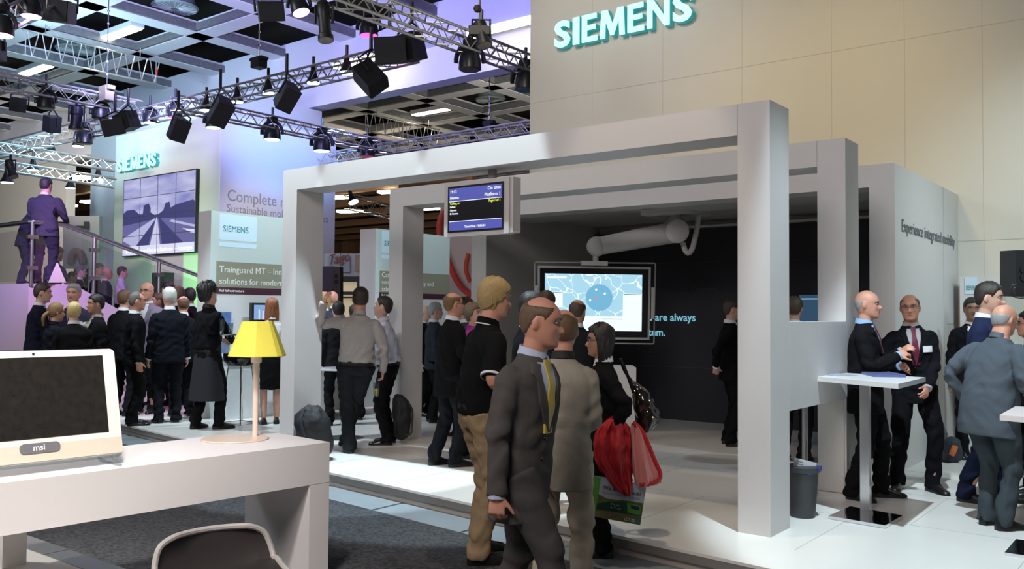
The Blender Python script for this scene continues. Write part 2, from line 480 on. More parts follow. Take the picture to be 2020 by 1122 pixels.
ARM = {'down': (.245, .03, .84), 'front': (.17, .30, 1.10), 'low_front': (.10, .30, .95), 'back': (.12, -.20, .98), 'pocket': (.23, .10, .92), 'chest': (.03, .30, 1.26), 'hip': (.21, .05, 1.02), 'mouth': (.05, .25, 1.40), 'swing': (.25, .20, .88), 'swing_back': (.25, -.16, .88)}
def person(label, px, foot=None, head=None, depth=None, **k):
    a = dict(DEF); a.update(k)
    rnd = random.Random(a['seed']*77+len(PEOPLE))
    if foot is not None: P = at_z(px, foot, a['floor'])
    else:
        q = at_d(px, 600, depth); P = np.array([q[0], q[1], a['floor']])
    if head is not None:
        Hh = z_over(P, head)-a['floor']
        lean_loss = 1-(1-math.cos(math.radians(a['lean'])))*.5
        a['height'] = Hh/lean_loss
    s = a['height']/1.80
    v = np.array([P[0], P[1]]); v /= np.linalg.norm(v)
    hr = math.radians(a['h'])
    fx = math.cos(hr)*v[1]+math.sin(hr)*v[0]; fy = -math.cos(hr)*v[0]+math.sin(hr)*v[1]
    rot = math.atan2(fy, fx)-PI/2
    b = a['build']
    # ---- skeleton, in the person's own frame: +Y forward, +X the right hand
    pel = np.array([0, 0, .96])*s
    Tm = Matrix.Translation(Vector(pel)) @ Matrix.Rotation(math.radians(-a['lean']), 4, 'X') @ Matrix.Rotation(math.radians(a['side']), 4, 'Y') @ Matrix.Rotation(math.radians(a['twist']), 4, 'Z') @ Matrix.Translation(Vector(-pel))
    T = np.array(Tm)
    def up_(p): p = np.asarray(p, float); return p @ T[:3, :3].T+T[:3, 3]
    hm = Tm @ Matrix.Translation(Vector((0, .012*s, 1.52*s))) @ Matrix.Rotation(math.radians(a['headyaw']), 4, 'Z') @ Matrix.Rotation(math.radians(-a['headpitch']), 4, 'X') @ Matrix.Translation(Vector((0, .012*s, .165*s)))
    HM = np.array(hm); HM[:3, :3] *= 1.04
    # ---- arms
    arms = []
    for i, sg in ((0, 1), (1, -1)):
        A = a['arms'][i]; dirn = None; nrm = None; pole = None
        if isinstance(A, str): w = np.array(ARM[A])*s; w[0] *= sg*(b*.5+.5); name = A; w = up_(w)
        elif A[0] == 'at':   # a point of the place the hand rests on
            g = np.array(A[1])-P; w = np.array([math.cos(rot)*g[0]+math.sin(rot)*g[1], -math.sin(rot)*g[0]+math.cos(rot)*g[1], g[2]]); name = 'free'; pole = A[2]
        else: w = np.array(A[:3], float)*s; name = 'free'; pole = A[3] if len(A) > 3 else None
        S = up_(np.array([sg*.172*b, -.01, 1.415])*s)
        if pole is None: pole = np.array([sg*.7, -1.0, -.25]) if name not in ('down', 'swing', 'swing_back') else np.array([sg*.35, -1, 0])
        E_, W = ik(S, w, .295*s, .265*s, pole)
        d = (W-E_)/np.linalg.norm(W-E_)
        arms.append((S, E_, W, d, sg))
    # ---- legs
    legs = []
    for i, sg in ((0, 1), (1, -1)):
        fx_, fy_, fa = a['feet'][i][:3]; fz = a['feet'][i][3] if len(a['feet'][i]) > 3 else 0
        tilt = a['feet'][i][4] if len(a['feet'][i]) > 4 else 0
        Hp = np.array([sg*.092*b, 0, .93])*s
        An = np.array([fx_, fy_, .085+fz])*s
        pole = np.array([math.sin(math.radians(fa))*sg, 1, 0]); 
        K, An = ik(Hp, An, .445*s, .42*s, pole)
        legs.append((Hp, K, An, math.radians(fa)*sg, sg, tilt))
    near = a['vox'] < .011
    skm = mat('skin_'+a['skin'], SKIN[a['skin']], .5, noise=.08, nscale=14, bump=.05, bscale=300)
    B = MB()
    be = a['belly']
    tors = [(.86, .125, .095, 0), (.93, .155, .108, -.005), (1.03, .150, .10, 0), (1.14, .142, .098, .005), (1.27, .156, .108, .005), (1.37, .158, .10, 0), (1.43, .130, .080, -.006), (1.47,.09,.068,-.008), (1.50, .070, .064, -.006), (1.54, .061, .061, .003), (1.60, .060, .063, .012), (1.65, .055, .058, .015)]
    B.loft([up_(ell(0, y*s, z*s, rx*s*b, (ry+(be*.8 if 1.0 < z < 1.2 else 0))*s, 24, .95)) for z, rx, ry, y in tors])
    head_mesh(B, HM, s*1.0)
    for (S, E_, W, d, sg) in arms:
        B.tube(*chaikin([S, (S+E_)/2, E_, (E_+W)/2, W], [.046*s*b, .043*s*b, .040*s, .037*s, .029*s], 2), seg=12)
        inward = np.array([-sg, .15, 0.0]); 
        nrm = inward if abs(d @ inward) < .85 else np.array([0, -.3, -1.0])
        if d[1] > .6: nrm = np.array([-sg*.8, 0, -.6])
        hand_mesh(B, W, d, nrm, sg if (np.cross(nrm, d) @ np.array([0, 1, 0.3]))*sg > 0 else -sg, a['curl'], s)
    for (Hp, K, An, fa, sg, tilt) in legs:
        B.tube(*chaikin([Hp, (Hp+K)/2, K, K*.6+An*.4, An], [.085*s*b, .075*s*b, .055*s, .054*s, .038*s], 2), seg=12)
        fd = np.array([math.sin(fa), math.cos(fa), math.sin(tilt)])
        B.tube([An+[0, 0, .02*s], An-[0, 0, .03*s], An-[0, 0, .052*s]+fd*.07*s, An-[0, 0, .060*s]+fd*.13*s], [.032*s, .030*s, .024*s, .012*s], seg=10)
    root_mb = B
    me_parts = [('person', root_mb, skm, a['vox']*.75, None, 0)]
    # ---- trousers or skirt
    a['legcol'] = tuple(c*(.5 if max(a['legcol']) < .05 else 1) for c in a['legcol']); a['topcol'] = tuple(c*(.5 if max(a['topcol']) < .05 else 1) for c in a['topcol'])
    lm = mat('cloth_%.4f_%.4f_%.4f' % a['legcol'], a['legcol'], .85, noise=.12, nscale=60, bump=.12, bscale=900, spec=.12)
    tm = mat('cloth_%.4f_%.4f_%.4f' % a['topcol'], a['topcol'], .85, noise=.12, nscale=60, bump=.12, bscale=900, spec=.12)
    foldpts = []
    if a['skirt'] is None:
        Tr = MB()
        hip = [(.84, .115, .095), (.90, .165, .120), (.97, .172, .122), (1.03, .162, .115+be*.8), (1.06, .160, .112+be*.8)]
        Tr.loft([up_(ell(0, -.008*s, z*s, rx*s*b, ry*s, 24)) if z > .95 else ell(0, -.008*s, z*s, rx*s*b, ry*s, 24) for z, rx, ry in hip])
        for (Hp, K, An, fa, sg, tilt) in legs:
            hem = An+np.array([0, -.012*s, -.05*s])
            Tr.tube(*chaikin([Hp+[0, -.012*s, .02*s], Hp*.6+K*.4, K, K*.45+An*.55+np.array([0, -.015*s, 0]), An+np.array([0, -.01*s, .06*s]), hem], [.105*s*b, .094*s*b, .074*s, .070*s, .066*s, .074*s], 2), seg=16)
            foldpts += [(K, .16, 1.0), (An, .16, 1.3), (Hp, .16, .7)]
        me_parts.append(('trousers', Tr, lm, a['vox'], foldpts, .006))
    else:
        Sk = MB(); zh = a['skirt']
        Sk.loft([ell(0, 0, z*s, rx*s*b, ry*s, 28) for z, rx, ry in ((zh, .175, .13), (zh+.1, .182, .135), (.90, .182, .13), (1.0, .16, .112), (1.06, .148, .105))])
        me_parts.append(('skirt', Sk, lm, a['vox'], [(np.array([0, 0, zh*s]), .2, .8)], .004))
    # ---- upper clothing
    top = a['top']; Tp = MB(); fp = []
    if top in ('jacket', 'coat'):
        hz = a['hem'] if top == 'jacket' else a['hem']-.0
        prof = [(hz, .196, .138+be*.5), (hz+.08, .192, .136+be*.8), (.98, .184, .132+be), (1.08, .176, .128+be), (1.18, .182, .130+be*.8), (1.30, .190, .133+be*.3), (1.38, .196, .122), (1.425, .184, .104), (1.462, .140, .088), (1.495, .095, .078), (1.522, .074, .070)]
        sl = (.066, .063, .057, .052, .047)
    elif top == 'polo':
        prof = [(.93, .180, .132+be), (1.0, .180, .132+be), (1.1, .172, .125+be), (1.2, .176, .126+be*.6), (1.30, .182, .128), (1.38, .186, .115), (1.425, .172, .098), (1.462, .130, .082), (1.495, .088, .073), (1.525, .068, .066)]
        sl = (.064, .066, .064, .05, .05)
    else:
        prof = [(.985, .168, .120+be), (1.005, .182, .133+be), (1.03, .183, .134+be), (1.1, .172, .124+be), (1.2, .174, .124+be*.6), (1.30, .180, .126), (1.38, .184, .113), (1.425, .170, .096), (1.462, .128, .080), (1.495, .086, .071), (1.525, .066, .064)]
        sl = (.060, .058, .054, .048, .042)
    Tp.loft([up_(ell(0, -.004*s, z*s, rx*s*b, ry*s, 32)) if z > .97 else (lambda R: R*.5+up_(R)*.5)(ell(0, -.004*s, z*s, rx*s*b, ry*s, 32)) for z, rx, ry in prof])
    for (S, E_, W, d, sg) in arms:
        end = W+d*.005*s if top != 'polo' else E_+(S-E_)*.12
        if a.get('rolled'): end = E_+d*.06*s
        if top == 'polo': Tp.tube(*chaikin([S+np.array([-sg*.06, 0, -.01])*s, S, (S+end)/2, end], [.055*s, .064*s*b, .064*s*b, .064*s], 2), seg=16)
        else: Tp.tube(*chaikin([S+np.array([-sg*.06, 0, -.01])*s, S, (S+E_)/2, E_, (E_+end)/2, end], [.055*s, sl[0]*s*b, sl[1]*s*b, sl[2]*s, sl[3]*s, sl[4]*s], 2), seg=16)
        fp += [(E_, .13, 1.2), (S, .12, .6), (W, .10, .6)]
    fp += [(up_(np.array([0, 0, 1.06])*s), .22, .9 if top != 'jacket' else .55)]
    me_parts.append(({'jacket': 'jacket', 'coat': 'coat', 'polo': 'polo_shirt', 'shirt': 'shirt'}[top], Tp, tm, a['vox'], fp, .007 if top == 'shirt' else .005))
    rec = dict(a=a, label=label, parts=me_parts, P=P, rot=rot, s=s, T=T, HM=HM, arms=arms, legs=legs, up=up_, rnd=rnd)
    PEOPLE.append(rec)
    return rec
def fold_disp(V, N, pts, amp, rnd):
    k = []
    for _ in range(7):
        d = np.array([rnd.gauss(0, 1), rnd.gauss(0, 1), rnd.gauss(0, 1.6)]); k.append((d/np.linalg.norm(d)*rnd.uniform(28, 75), rnd.uniform(0, 6)))
    w = np.full(len(V), .25)
    for c, r, g in pts: w += g*np.exp(-((V-c)**2).sum(1)/(r*r))
    wx = V+.035*np.stack([np.sin(V[:, 2]*17+rnd.uniform(0, 6)), np.sin(V[:, 2]*13+V[:, 0]*11), np.sin(V[:, 0]*19+V[:, 1]*15)], 1)
    q = np.zeros(len(V))
    for d, ph in k: q += np.sin(wx @ d+ph)
    q = np.tanh(q/2.2)
    return V+N*(q*w*amp)[:, None]
def shell_patch(bvh, up_, T, rows, nx, eps, thick, s):
    # rows: (z, xl, xr) in the torso frame; each point is laid on the garment from the front
    V = []; dirn = Vector(T[:3, :3] @ np.array([0, -1.0, 0])); nr = len(rows)
    for z, xl, xr in rows:
        for j in range(nx):
            p = up_(np.array([xl+(xr-xl)*j/(nx-1), .23, z])*s)
            h = bvh.ray_cast(Vector(p), dirn, 1.2)[0]
            if h is None: h = Vector(up_(np.array([xl+(xr-xl)*j/(nx-1), .06, z])*s))
            V.append(np.array(h-dirn*eps))
    dv = np.array(dirn); n = len(V); V2 = [p+dv*thick for p in V]; F_ = []
    for i in range(nr-1):
        for j in range(nx-1):
            q = (i*nx+j, i*nx+j+1, (i+1)*nx+j+1, (i+1)*nx+j); F_.append(q); F_.append(tuple(n+x for x in q[::-1]))
    per = [j for j in range(nx)]+[i*nx+nx-1 for i in range(1, nr)]+[(nr-1)*nx+j for j in range(nx-2, -1, -1)]+[i*nx for i in range(nr-2, 0, -1)]
    for x, y in zip(per, per[1:]+per[:1]): F_.append((y, x, n+x, n+y))
    mb = MB(); mb.add(V+V2, F_); return mb
def rows_of(pts, n=9):
    z = [p[0] for p in pts]; zz = np.linspace(z[0], z[-1], n); o = np.argsort(z)
    return [(q, float(np.interp(q, np.array(z)[o], np.array([p[1] for p in pts])[o])), float(np.interp(q, np.array(z)[o], np.array([p[2] for p in pts])[o]))) for q in zz]
def collar_band(up_, s, r0, r1, z0, z1):
    rings = []
    for r, z in ((r0, z0), (r1, z1), (r1-.006, z1-.002), (r0-.012, z0)):
        rings.append([up_(np.array([r*math.sin(q), (r*.97)*math.cos(q)-.002-.004*(1-math.cos(q)), z+.020*(1-math.cos(q))/2])*s) for q in np.linspace(0, 2*PI, 24, endpoint=False)])
    mb = MB(); mb.loft(rings, False); return mb
def finish_people():
    tmp = []
    for rec in PEOPLE:
        for (nm, mb, m, vox, fp, amp) in rec['parts']:
            me = bpy.data.meshes.new(nm); me.from_pydata(mb.v, [], mb.f); me.update()
            o = bpy.data.objects.new(nm, me); COL.objects.link(o)
            md = o.modifiers.new('r', 'REMESH'); md.mode = 'VOXEL'; md.voxel_size = vox
            sm = o.modifiers.new('s', 'SMOOTH'); sm.factor = .5; sm.iterations = 1 if nm == 'person' else 3
            tmp.append(o)
    dg = bpy.context.evaluated_depsgraph_get(); dg.update()
    meshes = [bpy.data.meshes.new_from_object(o.evaluated_get(dg)) for o in tmp]
    for o in tmp:
        me = o.data; bpy.data.objects.remove(o); bpy.data.meshes.remove(me)
    it = iter(meshes)
    for rec in PEOPLE:
        a, s, up_, T, HM, rnd = rec['a'], rec['s'], rec['up'], rec['T'], rec['HM'], rec['rnd']
        root = None; topmesh = None; topob = None
        for (nm, mb, m, vox, fp, amp) in rec['parts']:
            me = next(it); me.name = nm; n = len(me.vertices)
            if fp is not None:
                V = np.empty(n*3); me.vertices.foreach_get('co', V); V = V.reshape(-1, 3)
                N = np.empty(n*3); me.vertices.foreach_get('normal', N); N = N.reshape(-1, 3)
                V = fold_disp(V, N, fp, amp*s*1.6, rnd); me.vertices.foreach_set('co', V.ravel()); me.update()
            me.materials.clear(); me.materials.append(m)
            me.polygons.foreach_set('use_smooth', [True]*len(me.polygons))
            o = bpy.data.objects.new(nm, me); COL.objects.link(o)
            if root is None:
                root = o; o.location = rec['P']; o.rotation_euler = (0, 0, rec['rot']); tag(o, rec['label'], 'person', a.get('group'))
                ORG[o.name] = (tuple(map(float, rec['P'])), rec['rot']); rec['root'] = o
            else: o.parent = root
            if nm in ('jacket', 'coat', 'polo_shirt', 'shirt'): topmesh, topob = me, o
        bvh = BVHTree.FromPolygons([v.co.copy() for v in topmesh.vertices], [tuple(p.vertices) for p in topmesh.polygons])
        rec['bvh'] = bvh
        def put(name, mb, m, par=None, smooth=True): return mb.build(name, m, par or root, smooth, world=False, sharp=50)
        shirtm = mat('shirt_%.2f_%.2f_%.2f' % a['shirt'], a['shirt'], .8, noise=.03, bump=.05, bscale=700)
        if a['top'] in ('jacket', 'coat'):
            if a['face']:
                vz = 1.16 if a['top'] == 'jacket' else 1.30
                put('shirt', shell_patch(bvh, up_, T, rows_of([(1.522, -.050, .050), (1.46, -.062, .062), (1.40, -.055, .055), (vz, -.006, .006)], 12), 9, .004*s, .012, s), shirtm)
                if a['tie']:
                    tm_ = mat('tie_%.2f_%.2f_%.2f' % a['tie'], a['tie'], .45, noise=.1, nscale=90)
                    put('tie', shell_patch(bvh, up_, T, rows_of([(1.505, -.018, .018), (1.475, -.021, .021), (1.465, -.014, .014), (1.30, -.030, .030), (vz-.005, -.034, .034)], 14), 5, .011*s, .012, s), tm_)
                for sg in (-1, 1):
                    R_ = [(1.485, .052, .088), (1.46, .064, .106), (1.42, .066, .125), (1.41, .066, .095), (1.30, .038, .085), (vz, .002, .012)]
                    put('lapel', shell_patch(bvh, up_, T, rows_of([(z, sg*x0, sg*x1) for z, x0, x1 in R_], 14), 5, .012*s, .016, s), topmesh.materials[0], topob)
                bt = MB()
                for z in (vz-.03, vz-.13):
                    p = up_(np.array([.012, .26, z])*s); h = bvh.ray_cast(Vector(p), Vector(T[:3, :3] @ np.array([0, -1.0, 0])), 1.2)[0]
                    if h is not None: bt.ball(np.array(h), .010*s, 8)
                if bt.v and a['vox'] < .011: put('button', bt, mat('button_black', (.01, .01, .01), .35), topob)
            cl = collar_band(up_, s, .076, .067, 1.500, 1.545); put('collar', cl, shirtm if a['collar'] is None else mat('collar_%.2f_%.2f_%.2f' % a['collar'], a['collar'], .7))
            cf = None
            if a['vox'] < .014:
                for (S, E_, W, d, sg) in rec['arms']:
                    cf = MB(); cf.tube([W-d*.01*s, W+d*.018*s], [.042*s, .040*s], seg=14); put('shirt_cuff', cf, shirtm)
        else:
            cl = collar_band(up_, s, .080, .068, 1.492, 1.540); put('collar', cl, topmesh.materials[0] if a['collar'] is None else mat('collar_%.2f_%.2f_%.2f' % a['collar'], a['collar'], .7), topob)
            if a['skirt'] is None:
                bl = MB(); rr = [up_(ell(0, -.008*s, z*s, .1745*s*a['build'], (.1255+a['belly']*.9)*s, 28)) for z in (.955, .985)]; bl.loft(rr); put('belt', bl, mat('belt_black', (.012, .011, .010), .4))
        # hair, eyes, glasses
        hc = a['hairc'] if isinstance(a['hairc'], tuple) else HAIRC[a['hairc']]
        hmat = mat('hair_%.2f_%.2f_%.2f' % hc, hc, .5, noise=.35, nscale=120, bump=.3, bscale=260)
        if a['hair'] != 'none':
            hb = MB(); st = a['hair']
            th = {'short': .014, 'recede': .010, 'crown': .007, 'bald': .009, 'curly': .034, 'long': .018, 'bob': .020, 'fringe': .018, 'ponytail': .014}.get(st, .014)
            hair_mesh(hb, HM, st if st != 'ponytail' else 'long', s, th, rnd)
            if st == 'long': hair_fall(hb, HM, s, a.get('hairlen', .30), rnd)
            if st == 'bob': hair_fall(hb, HM, s, .17, rnd, 1.0, start=.33)
            if st == 'fringe': hair_fall(hb, HM, s, .075, rnd, .95, start=.5)
            if st == 'ponytail':
                c = HM[:3, :3] @ (np.array([0, -.10, -.01])*s)+HM[:3, 3]; e = HM[:3, :3] @ (np.array([0, -.155, -.20])*s)+HM[:3, 3]; mm = (c+e)/2+HM[:3, :3] @ np.array([0, -.04, .03])
                hb.tube(*chaikin([c, mm, e], [.028*s, .030*s, .012*s], 2), seg=10)
            put('hair', hb, hmat)
        if a['face']:
            def hp(p): return HM[:3, :3] @ (np.array(p)*s)+HM[:3, 3]
            for sg in (-1, 1):
                e = MB(); e.ball(hp((sg*.032, .0745, .003)), np.array([.0130, .0100, .0066])*s, 12, HM[:3, :3]); e.cur = 1; e.ball(hp((sg*.032, .0795, .003)), .0062*s, 8)
                put('eye', e, [mat('eye_white', (.42, .39, .36), .3), mat('iris_dark', (.03, .022, .016), .25)])
                eb = MB(); eb.tube([hp((sg*.016, .0925, .021)), hp((sg*.034, .090, .027)), hp((sg*.052, .078, .021))], [.0035*s, .0045*s, .0025*s], seg=6); put('eyebrow', eb, hmat)
            lp = MB(); lp.tube([hp((-.023, .081, -.067)), hp((-.010, .0905, -.0655)), hp((.010, .0905, -.0655)), hp((.023, .081, -.067))], [.002*s, .006*s, .006*s, .002*s], seg=8)
            put('lips', lp, mat('lips_'+a['skin'], tuple(c*q for c, q in zip(SKIN[a['skin']], (.75, .55, .55))), .5))
            if a['moustache']:
                mo = MB(); mo.tube([hp((-.028, .084, -.062)), hp((-.012, .096, -.052)), hp((.012, .096, -.052)), hp((.028, .084, -.062))], [.004*s, .009*s, .009*s, .004*s], seg=8); put('moustache', mo, hmat)
            if a['glasses']:
                gl = MB(); gm = mat('spectacle_metal', (.10, .09, .08), .3, metal=.8)
                for sg in (-1, 1):
                    ring = [hp((sg*.032+.022*math.cos(q), .0985-.006*abs(math.cos(q)), .000+.015*math.sin(q))) for q in np.linspace(0, 2*PI, 17)]
                    gl.tube(ring, [.0016*s]*17, seg=5)
                    gl.tube([hp((sg*.054, .094, .004)), hp((sg*.076, .055, .006)), hp((sg*.083, -.02, .002))], [.0018*s]*3, seg=5)
                gl.tube([hp((-.011, .1, .004)), hp((.011, .1, .004))], [.0016*s]*2, seg=5)
                put('glasses', gl, gm)
        # shoes
        sm_ = mat('shoe_%.2f_%.2f_%.2f' % a['shoec'], a['shoec'], .28, noise=.05)
        for (Hp, K, An, fa, sg, tilt) in rec['legs']:
            sh = MB(); base = An-np.array([0, 0, .085*s]); fd = np.array([math.sin(fa)*math.cos(tilt), math.cos(fa)*math.cos(tilt), math.sin(tilt)]); sd = np.array([math.cos(fa), -math.sin(fa), 0]); ud = np.cross(sd, fd)
            rings = []
            for t, w, h in ((-.085, .020, .040), (-.075, .034, .075), (-.03, .038, .095), (.02, .040, .098), (.07, .043, .075), (.12, .048, .055), (.165, .044, .045), (.19, .030, .036), (.205, .010, .022)):
                c = base+fd*t*s
                rings.append([c+s*(w*x*sd+(h*z)*ud) for x, z in ((-1, 0), (-.98, .35), (-.8, .75), (-.4, .97), (0, 1), (.4, .97), (.8, .75), (.98, .35), (1, 0), (.5, 0), (0, 0), (-.5, 0))])
            sh.loft(rings); put('shoe', sh, sm_)
        if a['badge'] and a['top'] == 'jacket':
            x, z, w, h = a['badge']
            put('name_badge', shell_patch(bvh, up_, T, [(z+h/2, x-w/2, x+w/2), (z-h/2, x-w/2, x+w/2)], 3, .016, .004, s), mat('badge_card', (.85, .85, .88), .4), None, False)
        if a['extra']: a['extra'](rec, put)
# ------------------------------------------------------------------ the hall: floors, walls, ceiling
FZ = 0.20      # booth floor
CZ = 0.07      # carpet
WHITE = mat('white_lacquer', (.60, .58, .57), .45, noise=.015)
CREAM = mat('cream_wall', (.60, .58, .52), .7, noise=.02, nscale=3)
STAGE = mat('white_stage_floor', (.72, .70, .66), .28, noise=.03, nscale=4)
DARKW = mat('dark_wall', (.018, .017, .026), .55, noise=.08, nscale=3)
BLACK = mat('black_housing', (.012, .012, .014), .45)
STEEL = mat('brushed_steel', (.55, .55, .57), .28, metal=1.0)
CHROME = mat('chrome', (.75, .75, .78), .08, metal=1.0)
ALU = mat('truss_aluminium', (.62, .61, .60), .32, metal=.85)
carpet = mat('grey_carpet', (.046, .048, .053), .95, noise=1.7, nscale=40, bump=1.0, bscale=110)
mb = MB(); mb.box((-70, -6, -.15), (12, 70, CZ-.004)); struct('floor', mb, carpet)
# tiled strip between carpet and booth floor
EDGE = [(-16.0, 6.85), (-11.41, 6.28), (-6.52, 5.65), (-2.26, 5.205), (4.0, 4.55)]
tile = mat('blue_grey_tile', (.22, .25, .27), .45, noise=.1, nscale=6)
mb = MB()
for (x0, y0), (x1, y1) in zip(EDGE[:-1], EDGE[1:]):
    n = max(1, int((x1-x0)/1.0))
    for k in range(n):
        a, b = k/n, (k+1)/n-.008
        p = [(x0+(x1-x0)*t, y0+(y1-y0)*t) for t in (a, b)]
        mb.hexa([(p[0][0], p[0][1]-.34, CZ-.05), (p[1][0], p[1][1]-.34, CZ-.05), (p[1][0], p[1][1]+.1, CZ-.05), (p[0][0], p[0][1]+.1, CZ-.05)],
                [(p[0][0], p[0][1]-.34, CZ), (p[1][0], p[1][1]-.34, CZ), (p[1][0], p[1][1]+.1, CZ), (p[0][0], p[0][1]+.1, CZ)])
struct('floor_tile_strip', mb, tile)
# booth floor: top slab, a grey nosing band and a lighter plinth below it
def strip(off0, off1, z0, z1, back=None):
    m_ = MB()
    for (x0, y0), (x1, y1) in zip(EDGE[:-1], EDGE[1:]):
        b0, b1 = (y0+off1, y1+off1) if back is None else (back, back)
        m_.hexa([(x0, y0+off0, z0), (x1, y1+off0, z0), (x1, b1, z0), (x0, b0, z0)], [(x0, y0+off0, z1), (x1, y1+off0, z1), (x1, b1, z1), (x0, b0, z1)])
    return m_
struct('floor_stage', strip(0, 0, FZ-.02, FZ, back=16.0), STAGE)
struct('trim_1', strip(.004, .10, FZ-.075, FZ-.021), mat('grey_nosing', (.20, .185, .17), .6))
struct('trim_2', strip(.035, .10, CZ-.02, FZ-.076), mat('beige_plinth', (.45, .40, .35), .6))
groove = mat('floor_joint', (.42, .42, .42), .6)
mb = MB()
for y in (6.9, 8.1, 9.3, 10.5): mb.box((-9, y, FZ), (4, y+.008, FZ+.001))
for i, y in enumerate((5.7, 6.9, 8.1, 9.3)):
    for x in (-8.1, -6.9, -5.7, -4.5, -3.3, -2.1, -.9, .3): mb.box((x+.4*(i % 2), y, FZ), (x+.4*(i % 2)+.006, y+1.2, FZ+.0009))
struct('floor_joint_lines', mb, groove)
# podium on our side of the aisle with a metal edge
mb = MB(); mb.box((-9, -4, CZ-.05), (-2.6, 2.40, .33)); struct('floor_podium', mb, mat('podium_white', (.70, .68, .64), .5))
mb = MB()
for k in range(5): mb.box((-9+1.28*k, 2.40, CZ-.05), (-9+1.28*k+1.272, 2.54, .334))
struct('trim_3', mb, mat('metal_edge', (.33, .33, .32), .35, metal=.7))

# ceiling: a grid of broad white beams over black coffers
ZC = 10.0; MOD = 3.325; X0, Y0 = -23.85, 15.33
beam_m = mat('ceiling_beam', (.62, .62, .64), .6, noise=.03, nscale=2)
vent_m = mat('ceiling_vent_strip', (.13, .13, .14), .6, noise=.5, nscale=12)
mb = MB(); vb = MB(); hw = .30
for i in range(-7, 9):
    x = X0+i*MOD
    for y0_, y1_ in ((-4, 18.2), (18.9, 58)): mb.box((x-hw, y0_, ZC), (x+hw, y1_, ZC+.34))
    for j in range(-5, 13):
        y = Y0+j*MOD
        if abs(y-18.6) < 1.0: continue
        for dx in (hw,):
            vb.box((x+dx, y+hw, ZC+.02), (x+dx+.10, y+MOD-hw, ZC+.24))
        vb.box((x+hw, y+MOD-hw-.10, ZC+.02), (x+MOD-hw, y+MOD-hw, ZC+.24))
for j in range(-5, 13):
    y = Y0+j*MOD
    if abs(y-18.6) < 1.0: continue
    mb.box((-47, y-hw, ZC), (3.5, y+hw, ZC+.34))
struct('ceiling', mb, beam_m); struct('ceiling_vent_strips', vb, vent_m)
mb = MB(); mb.box((-60, -5, 12.4), (8, 60, 12.5)); struct('ceiling_void', mb, mat('ceiling_black', (.012, .012, .014), .9))
# the deep girder across the hall and its pier
mb = MB(); mb.box((-60, 18.2, 8.16), (8, 18.75, 10.4)); mb.box((-60, 17.75, 9.15), (8, 18.2, 9.35)); struct('ceiling_girder', mb, mat('girder_white', (.60, .60, .66), .7, noise=.02, nscale=2))
mb = MB(); mb.box((-30, 15.2, CZ), (-22.1, 18.6, 8.1)); struct('wall_pier', mb, mat('pier_white', (.58, .57, .57), .7))
# far ends of the hall
brown = mat('hall_brown', (.15, .085, .045), .8, noise=.2, nscale=1)
mb = MB(); mb.box((-62, 52, 0), (8, 52.5, 12)); mb.box((-62, -6, 0), (-61.5, 52, 12)); struct('wall_far', mb, brown)
mb = MB()
for k in range(16): mb.box((-61, 22+1.9*k, 7.6+.9*(k % 2)), (-30, 22.35+1.9*k, 8.0+.9*(k % 2)))
for k in range(10): mb.box((-58+5*k, 51.2, 0), (-57.2+5*k, 52, 12))
struct('wall_far_beams', mb, mat('hall_brown_beam', (.22, .13, .07), .8))
Q = at_y(130, 400, 18.3)
mb = MB(); mb.box((-60, 18.3, CZ), (Q[0], 18.7, 8.155)); struct('wall_left', mb, mat('hall_beige', (.55, .52, .46), .8, noise=.02))

# the tall wall behind the booth, with panel joints
mb = MB(); mb.box((-8.82, 11.85, FZ), (6, 12.25, 9.3)); bw = struct('wall_right', mb, CREAM)
mb = MB()
for x in (-7.6, -6.35, -5.1, -3.85, -2.94, -2.06, -1.1): mb.box((x, 11.848, FZ), (x+.005, 11.853, 9.3))
for z in (2.62, 5.2, 7.75): mb.box((-8.82, 11.846, z), (6, 11.853, z+.005))
struct('joint', mb, mat('panel_joint', (.46, .44, .39), .8), bw)

# ------------------------------------------------------------------ the booth: two open portals, the media room behind
def portal(y, label, xl=-7.62):
    t = thing('portal_frame', label, 'portal', (-4.97, y, FZ), 0)
    xr = -2.342
    yb = y+.355
    m_ = MB(); m_.box((xl, y, FZ), (xl+.225, yb, 2.97)); m_.build('post', WHITE, t)
    m_ = MB(); m_.box((xr-.234, y, FZ), (xr, yb, 2.97)); m_.build('post', WHITE, t)
    m_ = MB(); m_.box((xl, y, 2.97), (xr, yb, 3.19)); m_.build('beam', WHITE, t)
    m_ = MB(); m_.box((xr-.238, y-.0015, 2.97), (xr-.234, y, 3.19)); m_.build('joint_line', mat('white_joint', (.35, .34, .33), .7), t)
    return t
p1 = portal(5.91, 'front white portal frame, its wide beam carrying the departure screen')
p2 = portal(7.55, 'second white portal frame standing behind the front one', -7.71)
m_ = MB(); m_.box((-2.575, 7.535, FZ+.05), (-2.36, 7.55, 1.03)); dr = m_.build('door', mat('cabinet_door', (.56, .54, .50), .35), p2)
m_ = MB(); m_.lathe([(.011, 0), (.011, .006), (.004, .007)], 12, (-2.54, 7.535, .985), (0, -1, 0)); m_.build('keyhole', BLACK, dr)
mb = MB(); mb.box((-2.575, 6.268, 1.025), (-2.342, 7.548, 1.658)); alone('side_panel', mb, WHITE, 'chest-high white panel joining the two portal frames beside the bar table', 'panel')
